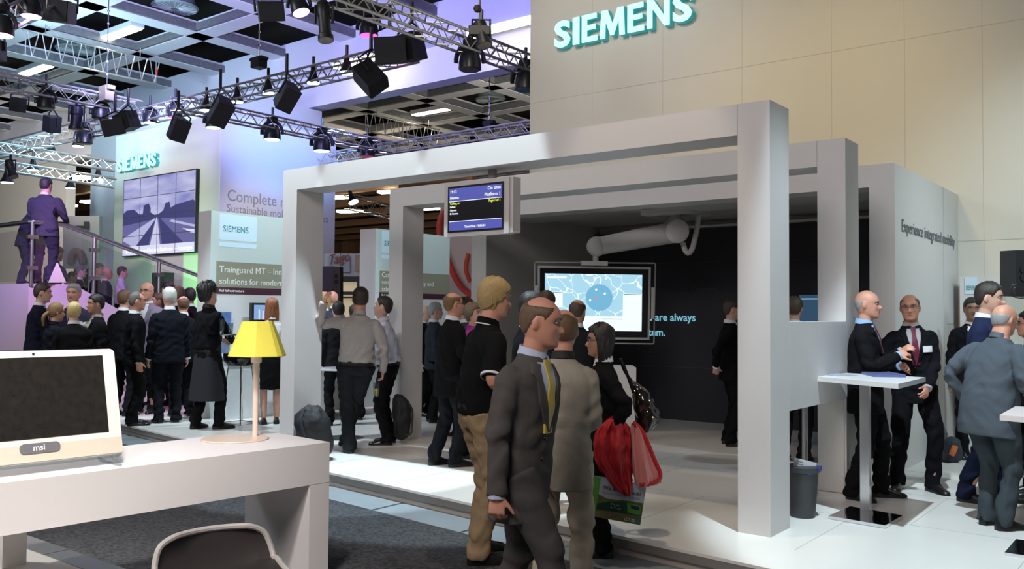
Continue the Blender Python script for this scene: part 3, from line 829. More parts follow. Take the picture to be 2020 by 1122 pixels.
# media room: side walls, roof, lintel, dark rear wall
YF = 9.05
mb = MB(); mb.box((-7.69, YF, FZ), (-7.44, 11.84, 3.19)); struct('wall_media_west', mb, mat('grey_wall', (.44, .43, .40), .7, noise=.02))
mb = MB(); mb.box((-2.58, YF, FZ), (-2.342, 11.84, 3.19)); we = struct('wall_media_east', mb, WHITE)
mb = MB(); mb.box((-2.345, 11.08, FZ), (-2.3385, 11.085, 3.19)); mb.box((-2.345, 11.25, 1.62), (-2.3385, 11.6, 1.626)); struct('joint', mb, mat('white_joint', (.35, .34, .33), .7), we)
mb = MB(); mb.box((-7.44, YF, 2.97), (-2.58, 9.40, 3.19)); mb.box((-7.44, 9.4, 3.02), (-2.58, 10.15, 3.19)); struct('ceiling_media', mb, WHITE)
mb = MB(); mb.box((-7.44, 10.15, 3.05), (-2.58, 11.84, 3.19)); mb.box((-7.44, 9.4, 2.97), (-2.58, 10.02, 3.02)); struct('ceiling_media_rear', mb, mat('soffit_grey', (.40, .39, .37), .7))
mb = MB(); mb.box((-7.44, 11.66, FZ), (-2.58, 11.84, 2.93)); dk = struct('wall_dark', mb, DARKW)
mb = MB()
for z in (2.45, .95): mb.box((-7.44, 11.652, z), (-2.58, 11.66, z+.012))
struct('joint', mb, mat('dark_joint', (.05, .05, .06), .6), dk)
text('lettering', 'You are always', glow('cyan_letters', (.22, .55, .66), .75), (-5.71, 11.648, 1.62), (1, 0, 0), (0, 0, 1), .155, dk, .002, 'RIGHT', .012)
text('lettering', 'on time with Siemens.\nStay in the system.'.split('\n')[1], MATS['cyan_letters'], (-6.19, 11.648, 1.40), (1, 0, 0), (0, 0, 1), .155, dk, .002, 'RIGHT', .012)
dim = mat('dim_letters', (.075, .075, .085), .6)
text('lettering', 'Optimize your operations with IT solutions', dim, (-5.38, 11.648, 2.05), (1, 0, 0), (0, 0, 1), .085, dk, .002, 'RIGHT', .004)
text('lettering', 'Infrastructure IT by Siemens', dim, (-6.18, 11.648, 1.15), (1, 0, 0), (0, 0, 1), .085, dk, .002, 'RIGHT', .004)
# rail and lamps at the top of the dark wall
mb = MB(); mb.box((-6.7, 11.55, 2.94), (-2.6, 11.60, 2.97)); alone('curtain_rail', mb, WHITE, 'thin white rail running along the top of the dark wall', 'rail')
# blue display on the dark wall seen through the gaps at the side
mb = MB(); mb.box((-4.2, 11.60, 1.05), (-2.7, 11.655, 1.98)); dp = alone('wall_display', mb, glow('deep_blue_screen', (.03, .075, .14), .8), 'dark blue display with large letters on the media room wall', 'display')
text('lettering', 'CUBES', mat('display_letters', (.015, .02, .03), .6), (-3.45, 11.596, 1.66), (1, 0, 0), (0, 0, 1), .26, dp, .002, 'CENTER', .03)
mb = MB(); mb.box((-4.2, 11.594, 1.92), (-2.7, 11.60, 1.935)); mb.build('screen_line', glow('pale_line', (.25, .42, .55), 1), dp)

# writing on the media room's outer wall (running back along it)
DIMT = mat('grey_letters', (.16, .16, .17), .7)
text('lettering', 'Experience integrated mobility', DIMT, (-2.337, 9.28, 2.545), (0, 1, 0), (0, 0, 1), .175, we, .002, 'LEFT', 0, width=2.36)
# lit company letters
GLYPH = {'I': [(0, 0), (0, 1), (1, 1), (1, 0)], 'E': [(0, 0), (0, 1), (.95, 1), (.95, .82), (.32, .82), (.32, .60), (.88, .60), (.88, .43), (.32, .43), (.32, .18), (1, .18), (1, 0)],
         'M': [(0, 0), (.06, 1), (.30, 1), (.51, .44), (.72, 1), (.95, 1), (1, 0), (.80, 0), (.77, .62), (.56, .06), (.43, .06), (.22, .62), (.20, 0)], 'N': [(0, 0), (0, 1), (.26, 1), (.77, .34), (.77, 1), (1, 1), (1, 0), (.77, 0), (.23, .68), (.23, 0)]}
def sign(org, width, label):
    t = thing('illuminated_letters', label, 'sign', (org[0]+width/2, org[1], org[2]), 0)
    hgt = .178*width
    for ch, w_, x_ in letter_spans('SIEMENS', width):
        if ch == 'S':
            q = text('letter', ch, None, (0, 0, 0), (1, 0, 0), (0, 0, 1), 1.0, None, .05, 'LEFT', .035); A = np.array(q.v); Fq = q.f
        else:
            q = MB(); q.poly([(x, -.05, z) for x, z in GLYPH[ch]], (0, .1, 0)); A = np.array(q.v); Fq = q.f
        A[:, 0] = (A[:, 0]-A[:, 0].min())/(A[:, 0].max()-A[:, 0].min())*w_+x_
        A[:, 2] = (A[:, 2]-A[:, 2].min())/(A[:, 2].max()-A[:, 2].min())*hgt
        face = A.copy(); face[:, 1] = face[:, 1]*.25-.125
        body = A.copy(); body[:, 1] = body[:, 1]-.062
        cx = x_+w_/2; cz = hgt/2
        body[:, 0] = cx+(body[:, 0]-cx)*1.03; body[:, 2] = cz+(body[:, 2]-cz)*1.03
        m1 = MB(); m1.add(body+np.array(org), Fq); L = m1.build('letter', mat('letter_teal_side', (.02, .22, .22), .4, emit=(.02, .40, .40), estr=.4), t)
        m2 = MB(); m2.add(face+np.array(org), Fq); m2.build('letter_face', glow('letter_white', (.62, 1.0, 1.0), .95), L)
    return t
def letter_spans(word, width):
    rel = {'S': .78, 'I': .30, 'E': .72, 'M': 1.12, 'N': .95}
    g = .14; tot = sum(rel[c] for c in word)+g*(len(word)-1); k = width/tot; x = 0; out = []
    for c in word: out.append((c, rel[c]*k, x)); x += (rel[c]+g)*k
    return out
sign((-8.24, 11.845, 5.99), 2.43, 'large lit company lettering on the tall cream wall')

# ------------------------------------------------------------------ far tower with the video wall
TX, TY = -20.75, 14.0
mb = MB(); mb.box((-26.15, TY, CZ), (TX, 18.0, 7.02)); tw = struct('wall_tower', mb, mat('tower_cream', (.55, .54, .47), .7, noise=.02, nscale=3))
mb = MB(); mb.box((TX, TY, CZ), (TX+.03, 18.0, 7.02)); struct('face_panel', mb, mat('tower_white', (.66, .66, .70), .7), tw)
SER = mat('tower_letters', (.30, .29, .30), .7)
text('lettering', 'Complete mobility', SER, (TX+.031, TY+.22, 4.70), (0, 1, 0), (0, 0, 1), .44, tw, .002, 'LEFT', .004, width=3.05)
text('lettering', 'Sustainable mobility for cities', SER, (TX+.031, TY+.21, 4.40), (0, 1, 0), (0, 0, 1), .30, tw, .002, 'LEFT', .002)
sign((-25.8, TY-.005, 5.88), 2.12, 'smaller lit company lettering on the far cream tower above the video wall')
# video wall: sixteen screens in one picture of a railway line
vw = thing('video_wall', 'video wall of sixteen screens showing an elevated railway track', 'video wall', (-23.55, TY, 3.3), 0)
vx0, vx1, vz0, vz1 = -25.42, -21.70, 3.34, 5.58
m_ = MB(); m_.box((vx0-.03, TY-.10, vz0-.03), (vx1+.03, TY, vz1+.03)); m_.build('housing', BLACK, vw)
sky = bpy.data.materials.new('video_sky'); sky.use_nodes = True
nt = sky.node_tree; b_ = nt.nodes['Principled BSDF']; tc = nt.nodes.new('ShaderNodeTexCoord'); nz = nt.nodes.new('ShaderNodeTexNoise'); nz.inputs['Scale'].default_value = 1.1; nz.inputs['Detail'].default_value = 5
mp = nt.nodes.new('ShaderNodeMapping'); mp.inputs['Scale'].default_value = (.5, 1, 2.6)
cr = nt.nodes.new('ShaderNodeValToRGB'); cr.color_ramp.elements[0].color = (.19, .20, .52, 1); cr.color_ramp.elements[1].color = (.62, .62, .86, 1); cr.color_ramp.elements[0].position = .32; cr.color_ramp.elements[1].position = .7
nt.links.new(tc.outputs['Object'], mp.inputs[0]); nt.links.new(mp.outputs[0], nz.inputs['Vector']); nt.links.new(nz.outputs['Fac'], cr.inputs[0]); nt.links.new(cr.outputs[0], b_.inputs['Emission Color']); b_.inputs['Emission Strength'].default_value = .85; b_.inputs['Base Color'].default_value = (.02, .02, .03, 1)
W_, H_ = vx1-vx0, vz1-vz0
def vpoly(pts, m, dy, nm='picture_area'):
    q = MB(); q.poly([(vx0+W_*x, TY-.10-dy, vz0+H_*z) for x, z in pts], (0, .002, 0)); return q.build(nm, m, vw)
vpoly([(0, 0), (1, 0), (1, 1), (0, 1)], sky, .004, 'picture')
g1, g2, g3, g4, g5 = glow('video_dark', (.05, .05, .16), .9), glow('video_mid', (.13, .12, .30), .9), glow('video_light', (.42, .42, .66), .9), glow('video_bar', (.66, .66, .85), .9), glow('video_rail', (.55, .54, .75), .9)
vpoly([(0, .12), (1, .12), (1, .50), (.78, .55), (.55, .50), (.30, .48), (.1, .52), (0, .50)], g2, .006)
vpoly([(0, .40), (0, .56), (.05, .60), (.16, .60), (.24, .53), (.29, .53), (.30, .64), (.37, .66), (.40, .60), (.40, .54), (.46, .50), (.5, .5), (.58, .55), (.61, .64), (.66, .65), (.68, .57), (.74, .60), (.97, .64), (1, .62), (1, .42), (.6, .45), (.4, .44)], g1, .008)
vpoly([(.40, .12), (.54, .12), (.50, .47), (.485, .47)], g5, .010)
vpoly([(.14, .12), (.36, .12), (.47, .46), (.46, .46), (.02, .24), (0, .20)], g3, .0095)
vpoly([(.20, .12), (.38, .12), (.47, .44)], g1, .011)
vpoly([(.57, .12), (.86, .12), (.54, .45), (.52, .45)], g1, .0095)
vpoly([(.90, .12), (1, .12), (1, .28), (.60, .44), (.56, .45)], g2, .010)
vpoly([(.84, .30), (1, .27), (1, .23), (.95, .24)], g4, .012)
vpoly([(.66, .40), (1, .30), (1, .33), (.70, .42)], g3, .0115)
vpoly([(0, 0), (1, 0), (1, .12), (0, .12)], g4, .012)
m_ = MB()
for k in range(1, 4):
    m_.box((vx0+W_*k/4-.008, TY-.118, vz0), (vx0+W_*k/4+.008, TY-.112, vz1)); m_.box((vx0, TY-.118, vz0+H_*k/4-.008), (vx1, TY-.112, vz0+H_*k/4+.008))
m_.build('screen_seam', mat('screen_seam', (.05, .05, .09), .5), vw)
text('caption', 'auf Strecken und bei den Stationen — Lösungen', glow('caption_white', (.95, .95, 1), 1), (vx0+.2, TY-.116, vz0+.07), (1, 0, 0), (0, 0, 1), .17, vw, .001, width=W_*.92)

# ------------------------------------------------------------------ information panels (white walls with a branded band)
def info_panel(x, y0, y1, zt, label, lines, sub, dx=1.0, big=.145):
    t = thing('information_panel', label, 'panel', (x, (y0+y1)/2, FZ), 0)
    m_ = MB(); m_.box((x-dx, y0, FZ), (x, y1, zt)); m_.build('body', WHITE, t)
    e = x+.002
    w = y1-y0
    def card(ya, yb, za, zb, m, nm, th=.006): q = MB(); q.box((x, ya, za), (x+th, yb, zb)); return q.build(nm, m, t)
    card(y0, y1, zt-1.12, zt, mat('panel_sage', (.50, .56, .53), .7), 'upper_field', .003)
    l1 = card(y0+.14, y0+.80, zt-.42, zt-.03, mat('panel_pale_blue', (.58, .72, .80), .6), 'logo_field')
    text('lettering', 'SIEMENS', mat('logo_teal', (.02, .22, .26), .5), (x+.007, y0+.20, zt-.29), (0, 1, 0), (0, 0, 1), .13, l1, .002, 'LEFT', 0, width=.44)
    card(y0+.14, y0+.80, zt-.52, zt-.45, MATS['panel_pale_blue'], 'logo_stripe')
    l2 = card(y0+.10, y1, zt-1.12, zt-.74, mat('panel_olive', (.24, .23, .165), .7), 'title_field')
    zz = zt-.74-.16 if len(lines) == 2 else zt-.74-.11
    for i, s_ in enumerate(lines): text('lettering', s_, mat('panel_white_letters', (.72, .72, .68), .7), (x+.007, y0+.15, zz-i*(.175 if len(lines) == 2 else .125)), (0, 1, 0), (0, 0, 1), big, l2, .002)
    l3 = card(y0+.10, y1, zt-1.22, zt-1.12, mat('panel_maroon', (.055, .012, .025), .6), 'maroon_stripe')
    text('lettering', sub, MATS['panel_white_letters'], (x+.007, y0+.15, zt-1.19), (0, 1, 0), (0, 0, 1), .06, l3, .002)
    return t
info_panel(-11.5, 7.63, 9.6, 3.19, 'white information panel about railway control behind the counter', ['Trainguard MT – Innovative', 'solutions for modern mass transit'], 'Rail Infrastructure', .32, .135)
info_panel(-11.5, 10.93, 12.88, 3.19, 'white information panel about cargo rail standing beyond the second portal', ['Cargo – Intelligent', 'solutions for efficiency and', 'safety in systems'], 'Rail Infrastructure', .40, .125)
# ------------------------------------------------------------------ near side: desk, computer, lamp, bar chair
A_ = at_z(650.6, 871.7, .90)[:2]; e1 = np.array([-.0665, -.9978]); e2 = np.array([-.9955, .0946])   # along the desk (towards us) and across it
def DK(a, b, z): return (A_[0]+e1[0]*a+e2[0]*b, A_[1]+e1[1]*a+e2[1]*b, z)
dk_ = thing('desk', 'long white desk with thick top carrying the computer and yellow lamp', 'desk', DK(1.4, .4, CZ), 0)
DW = mat('desk_white', (.68, .655, .645), .38, noise=.015)
def dbox(a0, a1, b0, b1, z0, z1):
    q = MB(); q.hexa([DK(a0, b0, z0), DK(a0, b1, z0), DK(a1, b1, z0), DK(a1, b0, z0)], [DK(a0, b0, z1), DK(a0, b1, z1), DK(a1, b1, z1), DK(a1, b0, z1)]); return q
dbox(0, 2.7, 0, .74, .90-.245, .90).build('desk_top', DW, dk_)
dbox(0, .145, 0, .74, CZ, .90-.248).build('leg', DW, dk_)
q = at_z(26, 1105, .33); a_ = (q[:2]-A_) @ e1
dbox(a_, a_+.12, .66, .735, .33, .90-.248).build('leg', DW, dk_)
dbox(a_, a_+.12, .02, .10, .33, .90-.248).build('leg', DW, dk_) if a_ > 2.5 else None

# all-in-one computer
br = at_z(243, 893, .955); rd = np.array([*e1, 0.0]); sw, sh_ = .82, .562
bk = np.array([*e2, 0.0]); tl_ = math.radians(15); upv = np.array([0, 0, math.cos(tl_)])+bk*math.sin(tl_); nrm = np.cross(rd, upv)
nrm = -np.cross(upv, rd) if nrm @ (EYE-br) < 0 else nrm
if nrm @ (EYE-br) < 0: nrm = -nrm
ai = thing('desktop_computer', 'white all-in-one computer with dark screen standing on the desk', 'computer', DK(1.15, .33, .90), 0)
def SP(x, y, d): return br+rd*x+upv*y+nrm*d        # x from the screen's far end towards us, y up, d out of the screen
def sbox(x0, x1, y0, y1, d0, d1):
    q = MB(); q.hexa([SP(x0, y0, d0), SP(x1, y0, d0), SP(x1, y0, d1), SP(x0, y0, d1)], [SP(x0, y1, d0), SP(x1, y1, d0), SP(x1, y1, d1), SP(x0, y1, d1)]); return q
def sround(x0, x1, y0, y1, r, d0, d1):
    pts = []
    for cx, cy, a0 in ((x1-r, y0+r, -90), (x1-r, y1-r, 0), (x0+r, y1-r, 90), (x0+r, y0+r, 180)):
        for k in range(6): a = math.radians(a0+18*k); pts.append((cx+r*math.cos(a), cy+r*math.sin(a)))
    q = MB(); q.poly([SP(x, y, d0) for x, y in pts], nrm*(d1-d0)); return q
plast = mat('glossy_white_plastic', (.72, .70, .66), .18)
sround(0, sw, .0, sh_, .025, -.05, 0).build('bezel', plast, ai)
sbox(.065, sw-.065, .118, sh_-.035, -.002, .002).build('screen', mat('dark_screen_glass', (.018, .016, .014), .12, noise=.5, nscale=30), ai)
sbox(.004, sw-.004, .004, .088, -.001, .003).build('lower_panel', mat('cream_plastic', (.62, .57, .46), .4), ai)
sround(.315, .505, .045, .095, .022, .002, .007).build('logo_plate', mat('grey_plate', (.16, .16, .17), .25), ai)
text('lettering', 'msi', mat('logo_silver', (.75, .75, .75), .3), SP(.445, .058, .0075), -rd, upv, .042, ai, .002, 'LEFT', .012)
q = MB(); q.lathe([(.006, 0), (.006, .003)], 10, SP(.41, sh_-.018, 0), nrm); q.build('webcam', BLACK, ai)
clear = glass_mat('clear_acrylic', (.86, .89, .91), .3)
sround(-.022, sw+.022, -.012, sh_+.016, .035, -.062, -.051).build('acrylic_frame', clear, ai)
for x in (.05, sw-.12):
    q = MB(); b0 = SP(x, 0, 0); c = np.array([b0[0], b0[1], .902])
    q.tube(chaikin([b0-nrm*.03, c+nrm*.10*np.array([1, 1, 0]), c+nrm*.02*np.array([1, 1, 0]), c-nrm*.14*np.array([1, 1, 0]), c-nrm*.20*np.array([1, 1, 0])+np.array([0, 0, .03])], [.011]*5, 2)[0], .010, 8)
    q.build('foot', clear, ai, True)

# table lamp
lp = at_z(503, 863, .90); lc = at_z(464, 866, .90)
la = thing('table_lamp', 'table lamp with faceted yellow shade and pale slim stem on the desk', 'lamp', (lp[0], lp[1], .90), 0)
q = MB(); q.lathe([(.205, 0), (.207, .004), (.203, .009), (.02, .010)], 40, (lc[0], lc[1], .9002)); q.build('base', mat('lamp_base_beige', (.70, .55, .44), .22, noise=.03), la, True)
zt = z_over(lp, 712)
q = MB(); q.tube([(lp[0], lp[1], .905), (lp[0], lp[1], zt)], [.017, .019], 14); q.build('stem', mat('lamp_pink_wood', (.85, .68, .58), .45), la, True)
q = MB(); q.lathe([(.03, 0), (.034, .006), (.034, .04), (.028, .045)], 18, (lp[0], lp[1], zt-.01)); q.build('socket', mat('lamp_socket', (.85, .78, .72), .4), la, True)
sc_ = at_d(508, 700, proj(lp)[2]); z0 = z_over(sc_, 702); z1 = z_over(sc_, 634)
q = MB(); rings = []
for z, r in ((z0, .182), (z0+.005, .183), (z1-.004, .100), (z1, .098), (z1-.003, .094), (z0+.002, .178)):
    R_ = []
    for k in range(6):
        a = math.radians(60*k+12)
        for s_ in (-1, 1): R_.append((sc_[0]+r*math.cos(a+s_*.13), sc_[1]+r*math.sin(a+s_*.13), z))
    rings.append(R_)
q.loft(rings, False); q.loft([[tuple(np.array(p)*[1, 1, 1]-np.array([0, 0, .004])) for p in rings[3]], rings[3]], True)
sm = mat('lamp_shade_yellow', (.88, .78, .10), .7, noise=.03); 
q.build('shade', sm, la)

# bar chair with a low shell back
cb = at_d(412, 1062, 3.30); v0_ = np.array([cb[0], cb[1], 0]); v0_ /= np.linalg.norm(v0_); r0_ = np.array([v0_[1], -v0_[0], 0]); an = math.radians(20)
vdir = v0_*math.cos(an)-r0_*math.sin(an); sd_ = np.array([vdir[1], -vdir[0], 0])
ch = thing('bar_chair', 'low-backed bar chair with metallic brown shell and white rim beside the desk', 'chair', (cb[0]-vdir[0]*.2, cb[1]-vdir[1]*.2, .33), 0)
zr = z_over(cb, 1043)
prof = [(-.43, -.165), (-.41, -.185), (-.34, -.188), (-.26, -.182), (-.18, -.172), (-.12, -.160), (-.08, -.145), (-.05, -.122), (-.03, -.092), (-.018, -.060), (-.010, -.030), (-.004, -.012), (.0, .0)]   # (from the back, height)
def shell(off):
    R_ = []
    for i, (dv, z) in enumerate(prof):
        wdt = .215 if z < -.09 else .215-.105*smoothstep((z+.09)/.09)**2
        if i == len(prof)-1: wdt = .135
        if i == len(prof)-2: wdt = .170
        if i == len(prof)-3: wdt = .195
        if i == len(prof)-4: wdt = .207
        r = []
        for k in range(21):
            t = -1+2*k/20
            r.append(cb+sd_*wdt*t+vdir*(dv-.04*t*t)+np.array([0, 0, zr-cb[2]+z+off+(.030*abs(t)**3 if z < -.14 else 0)]))
        R_.append(r)
    return R_
top_, bot_ = shell(0), shell(-.014)
n_ = len(prof); nk = 21; V_ = [p for r in top_ for p in r]+[p for r in bot_ for p in r]; F_ = []
for i in range(n_-1):
    for k in range(nk-1):
        f_ = (i*nk+k, i*nk+k+1, (i+1)*nk+k+1, (i+1)*nk+k); F_.append(f_); F_.append(tuple(n_*nk+j for j in f_[::-1]))
q = MB(); q.add(V_, F_); q.build('seat_shell', mat('shell_brown_metal', (.085, .075, .072), .30, metal=.35), ch, True)
per = [top_[i][0] for i in range(n_)]+[top_[-1][k] for k in range(1, nk)]+[top_[i][nk-1] for i in range(n_-2, -1, -1)]
q = MB(); P1, R1 = chaikin(per, [.011]*len(per), 1); q.tube(P1, R1, 8); q.build('rim', mat('chair_rim', (.74, .71, .67), .35), ch, True)
cc = cb-vdir*.22
q = MB(); q.tube([(cc[0], cc[1], .34), (cc[0], cc[1], zr-.19)], .026, 14); q.build('column', CHROME, ch, True)
q = MB(); q.lathe([(.21, 0), (.21, .008), (.03, .02)], 28, (cc[0], cc[1], .332)); q.build('base', CHROME, ch, True)

# ------------------------------------------------------------------ departure screen under the front portal
inf = thing('departure_screen', 'small grey departure screen hanging from the front portal beam', 'screen', (-5.07, 6.08, 2.38), 0)
GREYC = mat('screen_casing', (.52, .49, .47), .4)
q = MB(); q.rbox((-5.445, 6.02, 2.392), (-4.70, 6.10, 2.882), .01); q.build('casing', GREYC, inf)
q = MB(); q.box((-4.70, 6.035, 2.40), (-4.665, 6.14, 2.88)); q.box((-5.43, 6.10, 2.40), (-4.70, 6.14, 2.88)); q.build('rear_cover', GREYC, inf)
q = MB(); q.box((-4.965, 6.06, 2.88), (-4.905, 6.11, 2.972)); q.build('hanger', mat('hanger_grey', (.30, .28, .27), .5), inf)
q = MB(); q.box((-5.395, 6.012, 2.43), (-4.755, 6.02, 2.845)); q.build('screen', mat('screen_black', (.01, .01, .014), .25), inf)
SB = glow('board_blue', (.075, .085, .36), 1.0)
q = MB(); q.box((-5.375, 6.009, 2.71), (-4.77, 6.012, 2.825)); q.build('blue_band', SB, inf)
q = MB(); q.box((-5.375, 6.009, 2.445), (-4.77, 6.012, 2.525)); q.build('blue_band', SB, inf)
WT = glow('board_white', (.85, .88, .95), 1.0); YT = glow('board_yellow', (.75, .85, .05), 1.0)
q = MB(); q.box((-5.375, 6.008, 2.706), (-4.77, 6.012, 2.711)); q.box((-5.375, 6.008, 2.524), (-4.77, 6.012, 2.529)); q.build('rule', WT, inf)
def bt(s_, m, x, z, sz, al='LEFT'): text('lettering', s_, m, (x, 6.0075, z), (1, 0, 0), (0, 0, 1), sz, inf, .0006, al, .01)
bt('19:13', WT, -5.365, 2.783, .036); bt('Herma', WT, -5.365, 2.728, .038); bt('On time', WT, -4.78, 2.785, .043, 'RIGHT'); bt('Platform 1', WT, -4.78, 2.730, .043, 'RIGHT')
bt('Page 1 of 1', YT, -4.78, 2.678, .030, 'RIGHT'); bt('Calling at:', YT, -5.365, 2.680, .030); bt('Falkau', WT, -5.365, 2.650, .026); bt('Gernau', WT, -5.365, 2.620, .026); bt('& Herma.', WT, -5.365, 2.590, .026); bt('Time Now 19:04:04', WT, -5.07, 2.465, .030, 'CENTER')

# ------------------------------------------------------------------ big touch screen on its ceiling arm
D_TV = 11.0
def TV(px, py, out=0.0): return at_d(px, py, D_TV-out)
tv = thing('touch_screen', 'large wide screen showing a blue network map inside the dark room', 'screen', TV(1172, 670), 0)
def tvpoly(pts, m, out, th, nm, par=None):
    q = MB(); q.poly([TV(x, y, out) for x, y in pts], FW*th); return q.build(nm, m, par or tv)
tvpoly([(1061, 524), (1284, 527), (1281, 670), (1061, 668)], mat('tv_frame', (.45, .45, .45), .35), .0, .07, 'frame')
tvpoly([(1065, 528), (1279.5, 531), (1277, 665.5), (1065, 663.5)], mat('tv_black', (.006, .006, .008), .15), .006, .01, 'bezel')
MAPC = bpy.data.materials.new('network_map'); MAPC.use_nodes = True
nt = MAPC.node_tree; b_ = nt.nodes['Principled BSDF']; tc = nt.nodes.new('ShaderNodeTexCoord'); nz = nt.nodes.new('ShaderNodeTexNoise'); nz.inputs['Scale'].default_value = 2.5; vo = nt.nodes.new('ShaderNodeTexVoronoi'); vo.feature = 'DISTANCE_TO_EDGE'; vo.inputs['Scale'].default_value = 5.5
ad = nt.nodes.new('ShaderNodeMixRGB'); ad.blend_type = 'ADD'; ad.inputs[0].default_value = .35
nt.links.new(tc.outputs['Object'], nz.inputs['Vector']); nt.links.new(tc.outputs['Object'], ad.inputs[1]); nt.links.new(nz.outputs['Color'], ad.inputs[2]); nt.links.new(ad.outputs[0], vo.inputs['Vector'])
cr = nt.nodes.new('ShaderNodeValToRGB'); cr.color_ramp.elements[0].color = (.80, .92, .97, 1); cr.color_ramp.elements[0].position = .012; cr.color_ramp.elements[1].color = (.36, .62, .76, 1); cr.color_ramp.elements[1].position = .028
nt.links.new(vo.outputs['Distance'], cr.inputs[0]); nt.links.new(cr.outputs[0], b_.inputs['Emission Color']); b_.inputs['Emission Strength'].default_value = 1.0; b_.inputs['Base Color'].default_value = (.02, .02, .03, 1)
tvpoly([(1075, 539), (1267, 542), (1265.5, 653.5), (1075, 651)], MAPC, .010, .004, 'display')
LW = glow('map_window', (.80, .93, .99), 1.0)
tvpoly([(1075, 575), (1110, 575.5), (1110, 606), (1075, 606)], LW, .014, .002, 'map_window')
tvpoly([(1229, 579), (1266.5, 580), (1265.5, 653.5), (1228, 652.5)], LW, .014, .002, 'map_window')
tvpoly([(1075, 622), (1266, 624.5), (1265.5, 653.5), (1075, 651)], LW, .0135, .002, 'map_window')
tvpoly([(1078, 544.5), (1118, 545), (1118, 549), (1078, 548.5)], LW, .014, .002, 'map_window')
for r_ in ([(1076, 576), (1110, 576.5), (1110, 577.5), (1076, 577)], [(1230, 580), (1266, 580.8), (1266, 581.8), (1230, 581)], [(1188, 628.5), (1228, 629), (1228, 630), (1188, 629.5)]): tvpoly(r_, mat('map_rule', (.05, .1, .14), .5), .017, .002, 'map_rule')
tvpoly([(1182+26.5*math.cos(t), 587+26.5*math.sin(t)) for t in np.linspace(0, 2*PI, 36, endpoint=False)], glow('map_circle', (.20, .52, .76), .8), .0125, .001, 'map_circle')
for x, y in ((1176, 571), (1193, 579), (1164, 592), (1126, 553), (1196, 549), (1249, 558)): tvpoly([(x+2.3*math.cos(t), y+2.3*math.sin(t)) for t in np.linspace(0, 2*PI, 12, endpoint=False)], LW, .0145, .001, 'map_mark')
tvpoly([(1172, 587), (1181, 587), (1181, 589), (1172, 589)], glow('map_red', (.75, .2, .22), 1), .0146, .001, 'map_mark')
q = MB(); ring = [TV(x, y, -.03) for x, y in ((1055, 519), (1057, 517), (1291, 519), (1293, 521), (1290, 676), (1288, 678), (1057, 675), (1055, 673), (1055, 519))]
q.tube(ring, [.009]*9, 8); q.build('guard_rail', mat('rail_grey', (.35, .35, .36), .4), tv, True)
tvpoly([(1285, 567), (1292, 567), (1291, 629), (1284.5, 629)], mat('side_handle', (.50, .50, .48), .5), .012, .03, 'handle')
tvpoly([(1055, 563), (1061, 563), (1061, 629), (1055, 629)], MATS['side_handle'], .012, .03, 'handle')
ar = thing('monitor_boom', 'thick white swivel arm holding the large screen from the ceiling', 'arm', at_d(1330, 430, 11.2), 0)
AW = mat('arm_white', (.52, .51, .50), .45)
tvpoly([(1147, 514), (1199, 515), (1199, 524), (1147, 523)], AW, .05, .20, 'bracket', ar)
q = MB(); P_ = at_d(1175, 503, 11.0); q.lathe([(.036, 0), (.036, .14), (.10, .17)], 18, (P_[0], P_[1], P_[2]-.10)); q.build('neck', AW, ar, True)
a0, a1 = at_d(1177, 486, 11.0), at_d(1340, 456, 11.1)
q = MB(); q.ball(a0, .125, 24); q.build('joint', AW, ar, True)
q = MB(); q.tube([a0+(a1-a0)*.05, a0+(a1-a0)*.93], [.112, .135], 28); q.build('tube', AW, ar, True)
ax = FW*.9+np.array([0, 0, .1]); q = MB(); q.lathe([(.02, -.17), (.12, -.168), (.145, -.15), (.148, 0), (.148, .15), (.12, .168)], 32, at_d(1332, 455, 11.08), ax); q.build('joint', AW, ar, True)
q = MB(); c = at_d(1330, 440, 11.1); zz = z_over(c, 420); q.lathe([(.07, 0), (.07, .25)], 20, (c[0], c[1], zz-.16)); q.build('pivot', AW, ar, True)
q = MB(); q.poly([at_d(x, y, d) for x, y, d in ((1264, 424, 10.7), (1356, 417, 10.7), (1402, 421, 11.2), (1402, 426, 11.45), (1290, 432, 11.45))], (0, 0, .06)); q.build('ceiling_plate', AW, ar)
hp_ = [at_d(x, y, 11.1) for x, y in ((1378, 424), (1376, 446), (1371, 470), (1366, 490), (1359, 501), (1351, 494), (1347, 478))]
q = MB(); pts, rr = chaikin(hp_, [.034]*7, 3); rr = [r*(1+.10*math.sin(i*2.6)) for i, r in enumerate(rr)]; q.tube(pts, rr, 10); q.build('cable_hose', mat('hose_white', (.55, .55, .55), .7), ar, True)

q = MB(); q.poly([at_d(x, y, 10.6) for x, y in ((1188, 724), (1255, 725), (1254, 800), (1188, 800))], FW*.35); A = np.array(q.v); A[[2, 3, 6, 7], 2] = FZ; q.v = A.tolist(); alone('pedestal', q, WHITE, 'plain white pedestal standing below the map screen', 'pedestal')
h0 = thing('bistro_table', 'steel-legged high table inside the media room, seen under the side panel', 'table', (*at_d(1588, 880, 8.7)[:2], FZ), 0)
pz = at_d(1588, 880, 8.7); q = MB(); q.tube([(pz[0], pz[1], FZ), (pz[0], pz[1], 1.10)], .03, 16); q.build('post', STEEL, h0, True)
q = MB(); q.lathe([(.24, 0), (.24, .008), (.04, .016)], 28, (pz[0], pz[1], FZ)); q.build('base', STEEL, h0, True)
q = MB(); q.lathe([(.28, 0), (.28, .02)], 36, (pz[0], pz[1], 1.10)); q.build('table_top', mat('bistro_top', (.55, .55, .56), .3), h0)

